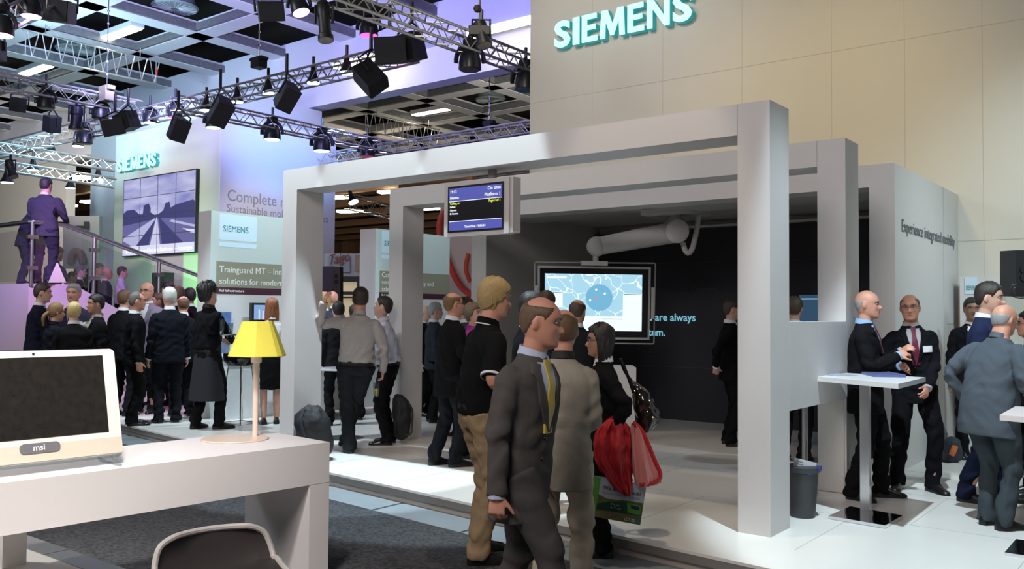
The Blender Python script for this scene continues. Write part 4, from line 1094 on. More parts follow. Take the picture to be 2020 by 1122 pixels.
# ------------------------------------------------------------------ right side: bar table, bin, brochures, speaker, bags
tb = thing('bar_table', 'white bar table with square post and mirrored foot plate by the portal', 'table', (-2.06, 7.0, FZ), 0)
pb = np.array(at_z(1708, 1003, .23)); ztb = 1.24
c4 = [at_z(*p, ztb) for p in ((1596, 741), (1672, 735.5), (1826, 744), (1772, 757))]
q = MB(); q.poly(c4[::-1], (0, 0, -.035)); q.build('table_top', mat('table_white', (.74, .74, .74), .3), tb)
q = MB(); q.box((-.034, -.034, .225), (.034, .034, ztb-.035), np.array(Matrix.Rotation(.06, 3, 'Z')), (pb[0], pb[1], 0)); q.build('post', mat('post_satin', (.60, .60, .62), .2, metal=.8), tb)
b4 = [at_z(*p, .225) for p in ((1634, 1017), (1677, 998), (1781, 1016), (1746, 1036))]
q = MB(); q.poly(b4[::-1], (0, 0, -.022)); q.build('foot_plate', CHROME, tb)
def brochure(px, py, w, h, ang, m, label, z=ztb, n=1, th=.004):
    p = at_z(px, py, z); q = MB(); R_ = np.array(Matrix.Rotation(ang, 3, 'Z'))
    for k in range(n): q.box((-w/2, -h/2, k*th), (w/2, h/2, k*th+th*.92), R_, (p[0], p[1], z+.0005))
    return alone('brochure', q, m, label, 'brochure', 'brochures on the bar table')
brochure(1648, 739, .21, .30, .9, mat('brochure_grey', (.36, .38, .46), .35, noise=.3, nscale=30), 'flat grey-blue leaflet lying near the table edge by the portal')
brochure(1742, 741, .24, .32, .55, mat('brochure_blue', (.10, .12, .28), .35, noise=.3, nscale=20), 'thick dark blue catalogue lying mid-table before the bald man', n=1, th=.022)
bn = thing('waste_bin', 'dark grey round waste bin with paper inside, against the portal post', 'bin', (-2.21, 6.56, FZ), 0)
bc = at_z(1583, 1018, FZ); BG = mat('bin_grey', (.035, .040, .045), .5)
q = MB(); q.lathe([(.088, 0), (.092, .01), (.118, .36), (.114, .36), (.09, .03)], 28, (bc[0], bc[1], FZ)); q.build('body', BG, bn, True)
q = MB(); q.lathe([(.117, .335), (.130, .34), (.132, .375), (.118, .378)], 28, (bc[0], bc[1], FZ)); q.build('rim', BG, bn, True)
q = MB(); q.box((-.02, -.127, .33), (.02, -.118, .35), np.array(Matrix.Rotation(.8, 3, 'Z')), (bc[0], bc[1], FZ)); q.box((.115, -.02, .355), (.14, .02, .39), None, (bc[0], bc[1], FZ)); q.build('clip', mat('bin_blue', (.03, .06, .3), .4), bn)
pd = proj(bc)[2]
q = MB(); q.poly([at_d(x, y, pd) for x, y in ((1562, 940), (1567, 902), (1611, 913), (1606, 944), (1590, 955))], FW*.004); pp = alone('paper_sheet', q, mat('paper_white', (.62, .62, .64), .7), 'crumpled printed white sheet sticking out of the waste bin', 'paper')
q = MB()
for k in range(7): q.poly([at_d(x, y, pd-.002) for x, y in ((1572, 908+k*5), (1585, 911+k*5), (1585, 912+k*5), (1572, 909+k*5))], FW*.001)
q.build('print_lines', mat('print_grey', (.30, .30, .34), .7), pp)
q = MB(); q.poly([at_d(x, y, pd-.002) for x, y in ((1598, 930), (1605, 928), (1605, 935), (1599, 935))], FW*.001); q.build('print_logo', mat('print_blue', (.05, .12, .5), .6), pp)
# loudspeaker on a stand at the edge
sp_ = thing('loudspeaker', 'black loudspeaker on its stand beside the tall cream wall', 'speaker', (*at_d(2040, 560, 9.2)[:2], FZ), 0)
def dbx(u0, v0, u1, v1, d, th, m, nm, par):
    q = MB(); q.poly([at_d(x, y, d) for x, y in ((u0, v0), (u1, v0), (u1, v1), (u0, v1))], FW*th); return q.build(nm, m, par)
dbx(2004, 493, 2085, 585, 9.2, .30, BLACK, 'cabinet', sp_)
for y in (530, 546):
    q = MB(); q.lathe([(.05, 0), (.05, .006)], 16, at_d(2022, y, 9.195), -FW); q.build('port', mat('port_black', (.004, .004, .004), .8), sp_)
q = MB(); c = at_d(2045, 585, 9.35); q.tube([c, (c[0], c[1], FZ)], .02, 10); q.build('stand', BLACK, sp_)
q = MB(); q.tube(chaikin([at_d(x, y, 9.18) for x, y in ((2006, 560), (1994, 562), (1992, 580), (2004, 588), (2025, 586))], [.006]*5, 2)[0], .005, 6); q.build('cable', BLACK, sp_)
q = MB(); q.tube(chaikin([at_d(x, y, 9.17) for x, y in ((2004, 566), (1998, 570), (1999, 584), (2012, 589), (2028, 588))], [.006]*5, 2)[0], .005, 6); q.build('cable', BLACK, sp_)
# small branded panel against the tall wall
sp2 = thing('sign_panel', 'narrow pale branded panel standing at the foot of the tall cream wall', 'panel', (-2.0, 11.6, FZ), 0)
p0 = at_y(1893, 545, 11.5)
q = MB(); q.box((p0[0], 11.5, FZ), (p0[0]+.42, 11.83, p0[2])); q.build('body', WHITE, sp2)
dd = 11.494
def y_card(u0, v0, u1, v1, m, nm): a, b = at_y(u0, v0, 11.495), at_y(u1, v1, 11.495); q = MB(); q.box((a[0], 11.492, b[2]), (b[0], 11.4995, a[2])); return q.build(nm, m, sp2)
y_card(1903, 547, 1928, 580, mat('panel_pale_blue', (.58, .72, .80), .6), 'logo_field')
y_card(1903, 607, 1930, 614, mat('panel_maroon', (.055, .012, .025), .6), 'maroon_stripe')
a = at_y(1905, 572, 11.49); text('lettering', 'SIEMENS', mat('logo_teal', (.02, .22, .26), .5), (a[0], 11.49, a[2]), (1, 0, 0), (0, 0, 1), .075, sp2, .001, 'LEFT', 0, width=.115)
# second bar table at the right edge
q = MB(); t2 = thing('bar_table', 'second bar table, its white top just reaching into the frame edge by the grey-suited man', 'table', (*at_d(2060, 815, 5.6)[:2], FZ), 0)
zq = 1.17; c4 = [at_d(*p) for p in ((1972, 818, 5.6), (2003, 801, 6.1), (2130, 808, 6.1), (2130, 833, 5.6))]
zq = (c4[0][2]+c4[1][2])/2; c4 = [at_z(p[0], p[1], zq) for p in ((1972, 818), (2003, 801), (2150, 808), (2150, 833))]
q.poly(c4[::-1], (0, 0, -.035)); q.build('table_top', mat('table_edge_pink', (.70, .62, .60), .35), t2)
m4 = sum(c4)/4; q = MB(); q.box((-.034, -.034, FZ+.02), (.034, .034, zq-.035), None, (m4[0], m4[1], 0)); q.build('post', MATS['post_satin'], t2)
q = MB(); q.box((-.22, -.22, FZ), (.22, .22, FZ+.02), None, (m4[0], m4[1], 0)); q.build('foot_plate', CHROME, t2)

def lump(name, label, cat, stations, depth, thick, m, parts=(), rough=.05, z0=None, seed=3, group=None, seg=20, crumple=(.05, .09), pleat=0.0):
    # a soft bag or folded cloth: horizontal slices given by image row, left and right edge at its distance
    rnd = random.Random(seed); rings = []; f1, f2 = rnd.uniform(2, 3), rnd.uniform(4, 7)
    for i, (v, u0, u1) in enumerate(stations):
        a, b = at_d(u0, v, depth), at_d(u1, v, depth); c = (a+b)/2; hw_ = np.linalg.norm(b-a)/2; th = thick*(.55+.45*math.sin(PI*min(max((i+.6)/(len(stations)), 0), 1)))
        r = []
        for k in range(seg):
            q = 2*PI*k/seg; w = 1+rough*(math.sin(f1*q+i*.9)+math.sin(f2*q+i*.4))+pleat*min(1, i/2)*(math.sin(9*q+.45*i)+.6*math.sin(15*q-.3*i))
            cx, sx = math.cos(q), math.sin(q)
            r.append(c+RT*hw_*math.copysign(abs(cx)**.8, cx)*(1+(w-1)*.35)+np.array([FW[0], FW[1], 0])*th*w*math.copysign(abs(sx)**.8, sx))
        rings.append(r)
    q = MB(); q.loft(rings)
    t = thing(name, label, cat, tuple(at_d((stations[-1][1]+stations[-1][2])/2, stations[-1][0], depth)), 0, group)
    o = q.build('body', m, t, True, sharp=0)
    md = o.modifiers.new('s', 'SUBSURF'); md.levels = md.render_levels = 2
    if crumple:
        tx = bpy.data.textures.new(name+'_folds', 'CLOUDS'); tx.noise_scale = crumple[1]; tx.noise_depth = 2
        dm = o.modifiers.new('d', 'DISPLACE'); dm.texture = tx; dm.strength = crumple[0]; dm.mid_level = .5; dm.texture_coords = 'LOCAL'
    for nm, mm, pts, r in parts:
        q = MB(); P_, R_ = chaikin([at_d(x, y, depth+dz) for x, y, dz in pts], [r]*len(pts), 2); q.tube(P_, R_, 8); q.build(nm, mm, t, True)
    return t
BAGM = mat('bag_black_cloth', (.012, .012, .014), .75, noise=.2, nscale=40, bump=.3, bscale=60)
BAGN = mat('bag_navy', (.02, .028, .04), .8, noise=.2, nscale=40, bump=.3, bscale=60)
d1 = proj(at_z(620, 872, FZ))[2]
lump('backpack', 'dark rucksack with a coat thrown over it, at the foot of the front portal', 'bag', [(800, 606, 622), (806, 594, 636), (818, 583, 644), (835, 580, 652), (848, 582, 656), (870, 586, 659), (903, 590, 660)], 9.12, .17, BAGM, [('strap', BAGN, [(600, 808, -.2), (592, 830, -.24), (600, 862, -.22)], .016)], .09)
d2 = proj(at_z(790, 856, FZ))[2]
lump('backpack', 'black backpack leaning on the second portal behind the white-shirted man', 'bag', [(778, 780, 792), (784, 776, 803), (800, 774, 808), (820, 775, 811), (842, 776, 810), (868, 778, 808)], 10.30, .10, BAGM, [('strap', mat('strap_black', (.008, .008, .008), .5), [(806, 795, -.1), (815, 810, -.08), (812, 838, -.06), (812, 856, -.1), (800, 858, -.12)], .012)], .06)
d3 = proj(at_z(1858, 905, FZ))[2]
lump('tote_bag', 'slate grey tote bag slumped against the white media wall', 'bag', [(833, 1846, 1858), (838, 1840, 1860), (860, 1840, 1864), (885, 1842, 1866), (905, 1843, 1868)], d3, .10, mat('slate_canvas', (.06, .075, .09), .8, bump=.3, bscale=60), [], .05)
lump('backpack', 'dark backpack with orange pocket beside the grey tote bag', 'bag', [(862, 1874, 1888), (868, 1866, 1891), (882, 1858, 1893), (898, 1850, 1893), (912, 1848, 1893)], d3-.15, .14, BAGN, [('orange_pocket', mat('pocket_orange', (.5, .12, .03), .7), [(1884, 880, -.15), (1880, 892, -.17), (1877, 897, -.16)], .03)], .06)

# ------------------------------------------------------------------ middle: counters, screens, posters, stool
cn = thing('counter', 'white lit counter in front of the railway control panel', 'counter', (-11.0, 8.4, FZ), 0)
q = MB(); q.box((-11.45, 7.42, FZ), (-10.72, 9.0, 1.05)); q.build('body', mat('counter_white', (.72, .76, .77), .4), cn)
q = MB(); q.box((-11.48, 7.38, 1.05), (-10.66, 9.04, 1.09)); q.build('worktop', mat('counter_top', (.60, .62, .64), .3), cn)
def xcard(name, label, cat, u0, v0, u1, v1, x, m, th=.01, group=None):
    a, b = at_x(u0, v0, x), at_x(u1, v1, x); q = MB(); q.box((x-th, min(a[1], b[1]), min(a[2], b[2])), (x, max(a[1], b[1]), max(a[2], b[2]))); return alone(name, q, m, label, cat, group)
q1 = xcard('poster', 'blue train poster on the white panel above the waiter tray', 'poster', 425, 615, 456, 645, -11.47, mat('poster_blue', (.09, .17, .38), .5, noise=.6, nscale=8))
q2 = xcard('brochure_rack', 'rack of blue and yellow brochures on the counter under the tray', 'rack', 426, 668, 453, 696, -11.2, mat('brochures_mixed', (.13, .17, .26), .5, noise=.8, nscale=10), .10)
mn = thing('wall_monitor', 'wall monitor showing towers, just above the long-haired hostess', 'monitor', at_x(522, 640, -11.3), 0)
a, b = at_x(497, 597, -11.3), at_x(548, 634, -11.3)
q = MB(); q.box((-11.36, a[1], b[2]), (-11.3, b[1], a[2])); q.build('casing', BLACK, mn)
q = MB(); q.box((-11.3, a[1]+.04, b[2]+.03), (-11.297, b[1]-.03, a[2]-.03)); q.build('screen', glow('monitor_blue', (.22, .36, .62), .9), mn)
q = MB()
for k in range(4): q.box((-11.297, a[1]+.12+.07*k, b[2]+.03), (-11.2955, a[1]+.145+.07*k, a[2]-.10-.02*k))
q.build('picture', glow('monitor_pale', (.60, .68, .78), .9), mn)
q = MB(); q.box((-11.34, a[1]+.12, 1.09), (-11.30, b[1]-.10, b[2]+.02)); q.build('stand', BLACK, mn)
st = thing('bar_stool', 'black moulded bar stool on thin chrome legs behind the yellow lamp', 'stool', (-10.3, 7.75, FZ), 0)
sc2 = at_d(474, 707, proj(at_z(478, 837, FZ))[2]+.1)
q = MB(); q.lathe([(.05, -.10), (.16, -.09), (.215, -.03), (.225, .04), (.22, .07), (.20, .045), (.12, -.06)], 26, sc2); q.build('seat', mat('stool_black', (.008, .008, .009), .12), st, True)
for du, dv in ((-.20, -.16), (.22, -.14), (.20, .16), (-.19, .18)):
    q = MB(); p0 = sc2+np.array([du*.6, dv*.6, -.08]); q.tube([p0, (sc2[0]+du, sc2[1]+dv, FZ+.012)], .009, 8); q.build('leg', CHROME, st, True)
q = MB(); q.tube([(sc2[0]+x, sc2[1]+y, FZ+.012) for x, y in ((-.2, -.16), (.22, -.14), (.2, .16), (-.19, .18), (-.2, -.16))], .009, 8); q.build('floor_ring', CHROME, st, True)
# demo counter between the portals
c2 = thing('counter', 'low white demo counter between the two portals holding a screen', 'counter', (-10.1, 9.0, FZ), 0)
q = MB(); q.box((-10.4, 8.05, FZ+.12), (-9.75, 9.9, 1.10)); q.build('body', WHITE, c2)
q = MB(); q.box((-10.45, 8.0, 1.10), (-9.7, 9.95, 1.13)); q.build('worktop', MATS['counter_top'], c2)
m2 = thing('desktop_monitor', 'black monitor with blue window on the demo counter near the leaning man', 'monitor', at_x(650, 690, -9.85), 0)
a, b = at_x(628, 632, -9.85), at_x(672, 683, -9.85)
q = MB(); q.box((-9.90, a[1], b[2]), (-9.85, b[1], a[2])); q.build('casing', BLACK, m2)
q = MB(); q.box((-9.85, a[1]+.03, b[2]+.03), (-9.847, b[1]-.02, a[2]-.025)); q.build('screen', glow('monitor_navy', (.02, .035, .09), .9), m2)
q = MB(); q.box((-9.847, a[1]+.16, b[2]+.06), (-9.845, b[1]-.02, a[2]-.06)); q.box((-9.847, a[1]+.03, a[2]-.05), (-9.845, b[1]-.02, a[2]-.03)); q.build('window', glow('monitor_window', (.22, .32, .58), .9), m2)
q = MB(); q.box((-9.92, a[1]+.15, 1.13), (-9.88, b[1]-.12, b[2]+.05)); q.box((-10.0, a[1]+.08, 1.13), (-9.8, b[1]-.05, 1.145)); q.build('stand', BLACK, m2)
h1 = thing('bistro_table', 'slim steel high table behind the leaning man', 'table', (*at_z(678, 864, FZ)[:2], FZ), 0)
pz = at_z(678, 864, FZ); q = MB(); q.tube([(pz[0], pz[1], FZ), (pz[0], pz[1], 1.02)], .034, 16); q.build('post', STEEL, h1, True)
q = MB(); q.lathe([(.24, 0), (.24, .008), (.04, .016)], 28, (pz[0], pz[1], FZ)); q.build('base', STEEL, h1, True)
q = MB(); q.lathe([(.33, 0), (.33, .018)], 36, (pz[0], pz[1], 1.02)); q.build('table_top', mat('bistro_top', (.55, .55, .56), .3), h1)
# PA speaker, company stand and shelves seen far off between the portal posts
pa = thing('loudspeaker', 'tall dark PA loudspeaker far off between the portal posts', 'speaker', tuple(at_d(652, 610, 19.5)), 0)
dbx(634, 525, 656, 618, 19.5, .35, mat('pa_purple_black', (.025, .015, .05), .5), 'cabinet', pa); dbx(656, 526, 671, 615, 19.45, .35, BLACK, 'baffle', pa)
q = MB(); c = at_d(650, 618, 19.6); q.tube([c, (c[0], c[1], CZ)], .03, 8); q.build('stand', BLACK, pa)
for v in (544, 555):
    q = MB(); q.lathe([(.045, 0), (.045, .006)], 12, at_d(663, v, 19.44), -FW); q.build('port', MATS['port_black'], pa)
tg = thing('exhibition_stand', 'far white exhibition stand with red script lettering and dark shelves', 'stand', tuple(at_d(680, 640, 26)), 0)
dbx(640, 500, 775, 545, 26, .3, mat('stand_white', (.55, .54, .52), .7), 'fascia', tg); dbx(646, 505, 690, 537, 25.9, .05, mat('stand_grey', (.40, .43, .46), .7), 'sign_board', tg)
text('lettering', 'Talgo', mat('script_red', (.32, .04, .03), .6), at_d(647, 523, 25.85), RT+UP*.22, UP, .42, tg, .01, 'LEFT', .0, .3, width=.58)
dbx(640, 545, 720, 556, 26, .3, BLACK, 'shelf', tg); dbx(640, 585, 720, 588, 26, .3, BLACK, 'shelf', tg); dbx(640, 575, 720, 581, 26, .3, BLACK, 'shelf', tg); dbx(704, 545, 709, 640, 25.9, .3, BLACK, 'upright', tg)
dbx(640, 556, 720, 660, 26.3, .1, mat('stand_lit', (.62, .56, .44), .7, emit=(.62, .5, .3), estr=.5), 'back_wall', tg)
dbx(700, 502, 716, 535, 25.8, .05, mat('stand_tan', (.36, .27, .17), .7), 'side_board', tg)
rg = thing('advertising_wall', 'pale pink wall with a big red loop motif beyond the cargo panel', 'sign', tuple(at_d(920, 640, 21)), 0)
dbx(868, 405, 990, 640, 21, .2, mat('pale_pink_board', (.58, .50, .47), .7), 'board', rg)
q = MB(); P_, R_ = chaikin([at_d(x, y, 20.9) for x, y in ((905, 408), (875, 418), (866, 440), (868, 470), (880, 505), (896, 545), (912, 570), (930, 582), (950, 582))], [.075]*9, 2); q.tube(P_, R_, 10); q.build('loop', mat('loop_red', (.55, .05, .03), .5), rg, True)
q = MB(); P_, R_ = chaikin([at_d(x, y, 20.9) for x, y in ((924, 500), (919, 520), (920, 540), (928, 556))], [.05]*4, 2); q.tube(P_, R_, 10); q.build('loop', MATS['loop_red'], rg, True)

# ------------------------------------------------------------------ gallery with stairs and glass balustrade (left)
SX = -16.3; GZ = 2.18
mb = MB(); mb.box((-30, 7.2, CZ), (SX, 8.0, GZ)); gal = struct('wall_gallery', mb, mat('gallery_white', (.58, .55, .56), .6, noise=.02))
mb = MB()
for k in range(12): mb.box((-19.2, 8.0+.30*k, CZ), (SX-.06, 8.0+.30*(k+1), GZ-.17*(k+1)))
mb.poly([(SX-.06, 8.0, CZ), (SX-.06, 8.0, GZ), (SX-.06, 11.7, FZ+.05), (SX-.06, 11.7, CZ)], (.06, 0, 0)); struct('stairs_gallery', mb, MATS['gallery_white'])
mb = MB(); mb.box((-30, 8.0, CZ), (-19.2, 14, .9)); struct('floor_gallery', mb, MATS['gallery_white'])
bal = thing('glass_balustrade', 'glass balustrade with steel handrail along the gallery and its stairs', 'balustrade', (SX, 8.8, GZ), 0)
pts = [(-30, 7.22, 3.265), (SX, 7.22, 3.265), (SX, 7.78, 3.268), (SX, 11.2, 2.25)]
q = MB(); q.tube([pts[0], (SX-.03, 7.22, 3.265), (SX, 7.25, 3.265), (SX, 7.75, 3.268), (SX, 7.83, 3.255), pts[3]], .045, 12); q.build('handrail', STEEL, bal, True)
GL = glass_mat('balustrade_glass', (.95, .94, .98), .25)
def rail_z(y): return 3.268 if y < 7.78 else 3.268-(y-7.78)*.2977
def base_z(y): return GZ if y < 8.0 else GZ-(y-8.0)*.36
for y0, y1 in ((7.30, 8.30), (8.42, 9.60), (9.74, 11.1)):
    q = MB(); ys = [y0, 7.8, y1] if y0 < 7.8 < y1 else [y0, y1]
    q.poly([(SX-.01, y, base_z(y)+.04) for y in ys]+[(SX-.01, y, rail_z(y)-.13) for y in ys[::-1]], (.012, 0, 0)); q.build('glass_pane', GL, bal)
for x0, x1 in ((-18.3, -16.45), (-20.3, -18.4), (-22.3, -20.4)):
    q = MB(); q.box((x0, 7.22, GZ+.04), (x1, 7.232, 3.13)); q.build('glass_pane', GL, bal)
for x, y in ((SX, 7.24), (SX, 8.36), (SX, 9.67), (-18.35, 7.24), (-20.35, 7.24)):
    q = MB(); q.tube([(x, y, base_z(y)-.05), (x, y, rail_z(y))], .035, 10); po = q.build('post', STEEL, bal, True)
    for f in (.25, .75):
        zc = base_z(y)+f*(rail_z(y)-base_z(y)); q = MB(); q.box((x-.03, y-.09, zc-.035), (x+.05, y+.09, zc+.035)) if x == SX else q.box((x-.09, y-.05, zc-.035), (x+.09, y+.03, zc+.035)); q.build('glass_clamp', STEEL, po)
# a folded white card and low grey board, company signs behind the gallery
fb = thing('advertising_wall', 'grey advertising board with a faint drawing far behind the gallery', 'sign', tuple(at_d(165, 560, 24)), 0)
dbx(124, 426, 196, 530, 24, .2, mat('grey_board', (.24, .235, .24), .7, noise=.1, nscale=2), 'board', fb); dbx(165, 437, 175, 452, 23.95, .03, BLACK, 'logo', fb); dbx(143, 445, 165, 451, 23.95, .03, BLACK, 'logo', fb)
q = MB(); q.tube(chaikin([at_d(x, y, 23.9) for x, y in ((140, 520), (142, 500), (150, 494), (160, 500), (164, 520))], [.12]*5, 2)[0], .10, 8); q.build('motif', mat('motif_brown', (.12, .08, .08), .7), fb)
q = MB(); cpt = at_d(103, 562, 15.2); q.poly([(cpt[0]-.15, cpt[1], GZ), (cpt[0]+.2, cpt[1]+.12, GZ), (cpt[0]+.03, cpt[1]+.05, GZ+.34)], (.02, .01, 0)); alone('folded_card', q, mat('card_white', (.7, .66, .68), .6), 'white folded card standing at the gallery corner', 'card')
q = MB(); q.box((-22.6, 13.2, CZ), (-22.0, 13.5, 2.75)); q.box((-22.7, 13.1, CZ), (-21.9, 13.6, CZ+.03)); alone('dark_board', q, BLACK, 'dark upright board at the foot of the green-lit tower', 'board')
# ------------------------------------------------------------------ trusses and everything that hangs from them
def truss(label, P, Q, s=.29, bay=.5, grp='lighting trusses', chord=.025):
    P, Q = np.array(P, float), np.array(Q, float); d = Q-P; L = np.linalg.norm(d); d = d/L
    h = np.cross(d, [0, 0, 1.0]); h /= np.linalg.norm(h); u = np.cross(h, d)
    t = thing('lighting_truss', label, 'truss', tuple((P+Q)/2), 0, grp)
    cs = [(-1, -1), (1, -1), (1, 1), (-1, 1)]
    C4 = [P+h*a*s/2+u*b*s/2 for a, b in cs]
    for c in C4:
        q = MB(); q.tube([c, c+d*L], chord, 8); q.build('chord', ALU, t, True)
    n = max(2, int(L/bay)); q = MB()
    for k in range(n):
        a, b = d*L*k/n, d*L*(k+1)/n
        for i in range(4):
            j = (i+1) % 4
            q.tube([C4[i]+a, C4[j]+(a+b)/2], .011, 5, False); q.tube([C4[j]+(a+b)/2, C4[i]+b], .011, 5, False)
    q.build('lattice', ALU, t, True)
    return t
ZT = 6.2
def tz(px, py): return at_z(px, py, ZT)
y1_ = tz(450, 190)[1]
T1a, T1b = at_y(-20, 291, y1_), at_y(815, 97, y1_)
T1a[2] = T1b[2] = ZT
truss('long truss rising past the tower to the big black speaker pair', T1a, T1b)
P, Q = tz(652, -8), tz(1046, 124); Q[0] = P[0] = (P[0]+Q[0])/2; P[1] -= 3
XT2 = P[0]; truss('blue-lit truss running behind the black speaker pair to the tall cream wall', P, (Q[0], Q[1]+2.5, ZT))
P, Q = tz(-10, 160), tz(276, 214); xm = (P[0]+Q[0])/2
truss('truss coming in above the gallery and meeting the long truss at its speaker pair', (xm, P[1]-2, ZT), (xm, Q[1], ZT)); XT3 = xm
P, Q = tz(340, 204), tz(785, 294); xm = (P[0]+Q[0])/2
truss('truss crossing in front of the blue tower face towards the rear corner', (xm, P[1], ZT), (xm, Q[1], ZT)); XT4 = xm
q = at_z(1046, 250, ZT); yr = (Q[1]+q[1])/2
truss('rear truss running level above the front portal beam to the cream wall', (at_y(640, 318, yr)[0], yr, ZT), (q[0]+2, yr, ZT)); YR = yr
truss('thin truss across the far hall, upper of two beside the far tower', at_d(-10, 290, 24), at_d(226, 328, 24.6), .25, .6); truss('thin truss across the far hall, lower of two beside the far tower', at_d(-10, 325, 24), at_d(226, 361, 24.6), .25, .6)
truss('short truss corner above the gallery carrying a magenta lamp', at_d(-40, 55, 11), at_d(95, -18, 13), .29, .5)
truss('truss seen in the gap between the portal posts', at_d(690, 398, 34), at_d(800, 425, 38), .5, .9)
truss('curved-looking truss just above the front beam, in front of the rear corner', at_d(655, 318, 26), at_d(760, 300, 26.5), .29, .5)
def ladder(label, P, Q, dh=.55):
    P, Q = np.array(P, float), np.array(Q, float); t = thing('ladder_truss', label, 'truss', tuple((P+Q)/2), 0, 'flat ceiling trusses')
    for z in (0, -dh):
        q = MB(); q.tube([P+[0, 0, z], Q+[0, 0, z]], .028, 8); q.build('chord', ALU, t, True)
    q = MB(); n = 10
    for k in range(n):
        a, b = P+(Q-P)*(k+.3)/n, P+(Q-P)*(k+1)/n
        q.tube([a, (a+b)/2-[0, 0, dh]], .016, 5); q.tube([(a+b)/2-[0, 0, dh], b+(b-a)*.1], .016, 5)
    for k in (.02, .5, .98): q.tube([P+(Q-P)*k, P+(Q-P)*k-[0, 0, dh]], .018, 5)
    q.build('lattice', ALU, t, True)
    for k in (.15, .85):
        q = MB(); c = P+(Q-P)*k; q.tube([c, (c[0], c[1], ZC)], .012, 6); q.build('hanger', STEEL, t)
    q = MB(); c = P+(Q-P)*.985; q.tube([c-[0, 0, dh*.35], c-[0, 0, dh*.6]], .035, 8); q.build('red_marker', mat('marker_red', (.6, .02, .02), .5), t)
ladder('flat lattice truss slung under the ceiling beams near the bright coffer lamp', at_z(45, 58, 9.7), at_z(313, 122, 9.7), .72)
ladder('flat lattice truss slung under the ceiling beyond the girder', at_z(718, 222, 9.7), at_z(866, 256, 9.7), .72)
def hoist(label, px, v0, v1, d, m):
    t = thing('chain_hoist', label, 'hoist', tuple(at_d(px, v1, d)), 0)
    a, b = at_d(px, v0, d), at_d(px, v1, d); h = a[2]-b[2]
    q = MB(); q.rbox((-.13, -.1, 0), (.13, .1, h*.75), .03, None, (a[0], a[1], b[2])); q.rbox((-.2, -.08, h*.55), (.2, .08, h*.8), .03, None, (a[0], a[1], b[2])); q.build('motor', m, t)
    q = MB(); c0 = np.array([a[0], a[1], b[2]+h*.75])
    for k in range(14): q.ball(c0+[0, 0, (ZC-c0[2])*k/13], .03, 6)
    q.tube([c0, (a[0], a[1], ZC)], .012, 6); q.build('chain', STEEL, t)
hoist('tan chain hoist hanging over the gallery truss', 211, 162, 200, 19, mat('hoist_tan', (.16, .14, .10), .5))
hoist('black chain hoist standing on the long truss before the girder', 511, 108, 135, 17.5, BLACK)
hoist('black chain hoist above the rear truss', 965, 232, 262, 26.5, BLACK)

HOUS = mat('lamp_housing', (.012, .013, .018), .35)
def wash(label, P, col, r=.15, tilt=(0, 0), lit=4.0, link=.25, spot=None):
    # moving-head wash lamp: clamp, U-shaped yoke, round head with a glowing lens below
    P = np.array(P, float); t = thing('wash_lamp', label, 'lamp', tuple(P), 0, 'round stage lamps under the trusses')
    ax = np.array([tilt[0], tilt[1], -1.0]); ax /= np.linalg.norm(ax)
    q = MB(); q.lathe([(r*.62, -.9*r), (r*.85, -.5*r), (r*.98, .2*r), (r, .75*r), (r*.93, .8*r)], 22, P, ax); hd = q.build('head', HOUS, t, True)
    q = MB(); q.lathe([(r*.92, .78*r), (r*.85, .86*r), (.3*r, .9*r)], 22, P, ax); q.build('lens', glow('lens_%.2f_%.2f_%.2f_%.1f' % (*col, lit), col, lit), hd, True)
    q = MB(); q.tube([P+np.array([RT[0]*r*1.22*math.cos(a), RT[1]*r*1.22*math.cos(a), r*1.35*math.sin(a)]) for a in np.linspace(-.15, PI+.15, 17)], [r*.16]*17, 8, True, 1.4); q.build('yoke', HOUS, t, True)
    q = MB(); q.rbox((-r*.5, -r*.4, r*1.25), (r*.5, r*.4, r*1.9), .02, None, P); q.tube([P+[0, 0, r*1.8], P+[0, 0, r*1.8+link]], .03, 8); q.build('clamp', HOUS, t)
    return t
def par(label, P, col, r=.13, tilt=(0, 0), lit=5.0, link=.2):
    # flared lamp: narrow neck widening to a bright mouth
    P = np.array(P, float); t = thing('flood_lamp', label, 'lamp', tuple(P), 0, 'flared lamps under the long truss')
    ax = np.array([tilt[0], tilt[1], -1.0]); ax /= np.linalg.norm(ax)
    q = MB(); q.lathe([(r*.35, -2.0*r), (r*.42, -1.3*r), (r*.62, -.6*r), (r, .2*r), (r*1.02, .4*r)], 22, P, ax); hd = q.build('head', HOUS, t, True)
    q = MB(); q.lathe([(r*.96, .36*r), (r*.9, .5*r), (.3*r, .52*r)], 22, P, ax); q.build('lens', glow('lens_%.2f_%.2f_%.2f_%.1f' % (*col, lit), col, lit), hd, True)
    q = MB(); q.tube([P-ax*1.9*r, P-ax*1.9*r+[0, 0, link]], .03, 8); q.build('clamp', HOUS, t)
    return t
CY, PK, MG = (.70, .95, 1.0), (1.0, .45, .85), (1.0, .12, .55)
def on1(px, py): return at_y(px, py, y1_-.05)
def on2(px, py): return at_x(px, py, XT2)
def on3(px, py): return at_x(px, py, XT3)
def on4(px, py): return at_x(px, py, XT4)
for px, py, w in ((618, 152, 'between the two right-hand speakers'), (684, 131, 'under the lit ceiling ledge'), (529, 172, 'just beside the cube speaker'), (468, 190, 'over the blue tower edge'), (407, 207, 'touching the tower-side speaker')):
    par('flared lamp with blue-white mouth, '+w, on1(px, py+6), CY)
wash('round lamp glowing magenta near the truss junction', on1(728, 55), MG, .17, lit=1.6)
wash('round lamp with magenta rim above the lowest cube speaker', on1(346, 221), MG, .15, lit=1.6)
wash('round lamp with mint lens left of the lowest cube speaker', on1(296, 232), (.6, 1, .85), .15)
wash('round lamp half hidden behind the tower-side speaker', on4(421, 240), (.6, 1, .85), .17)
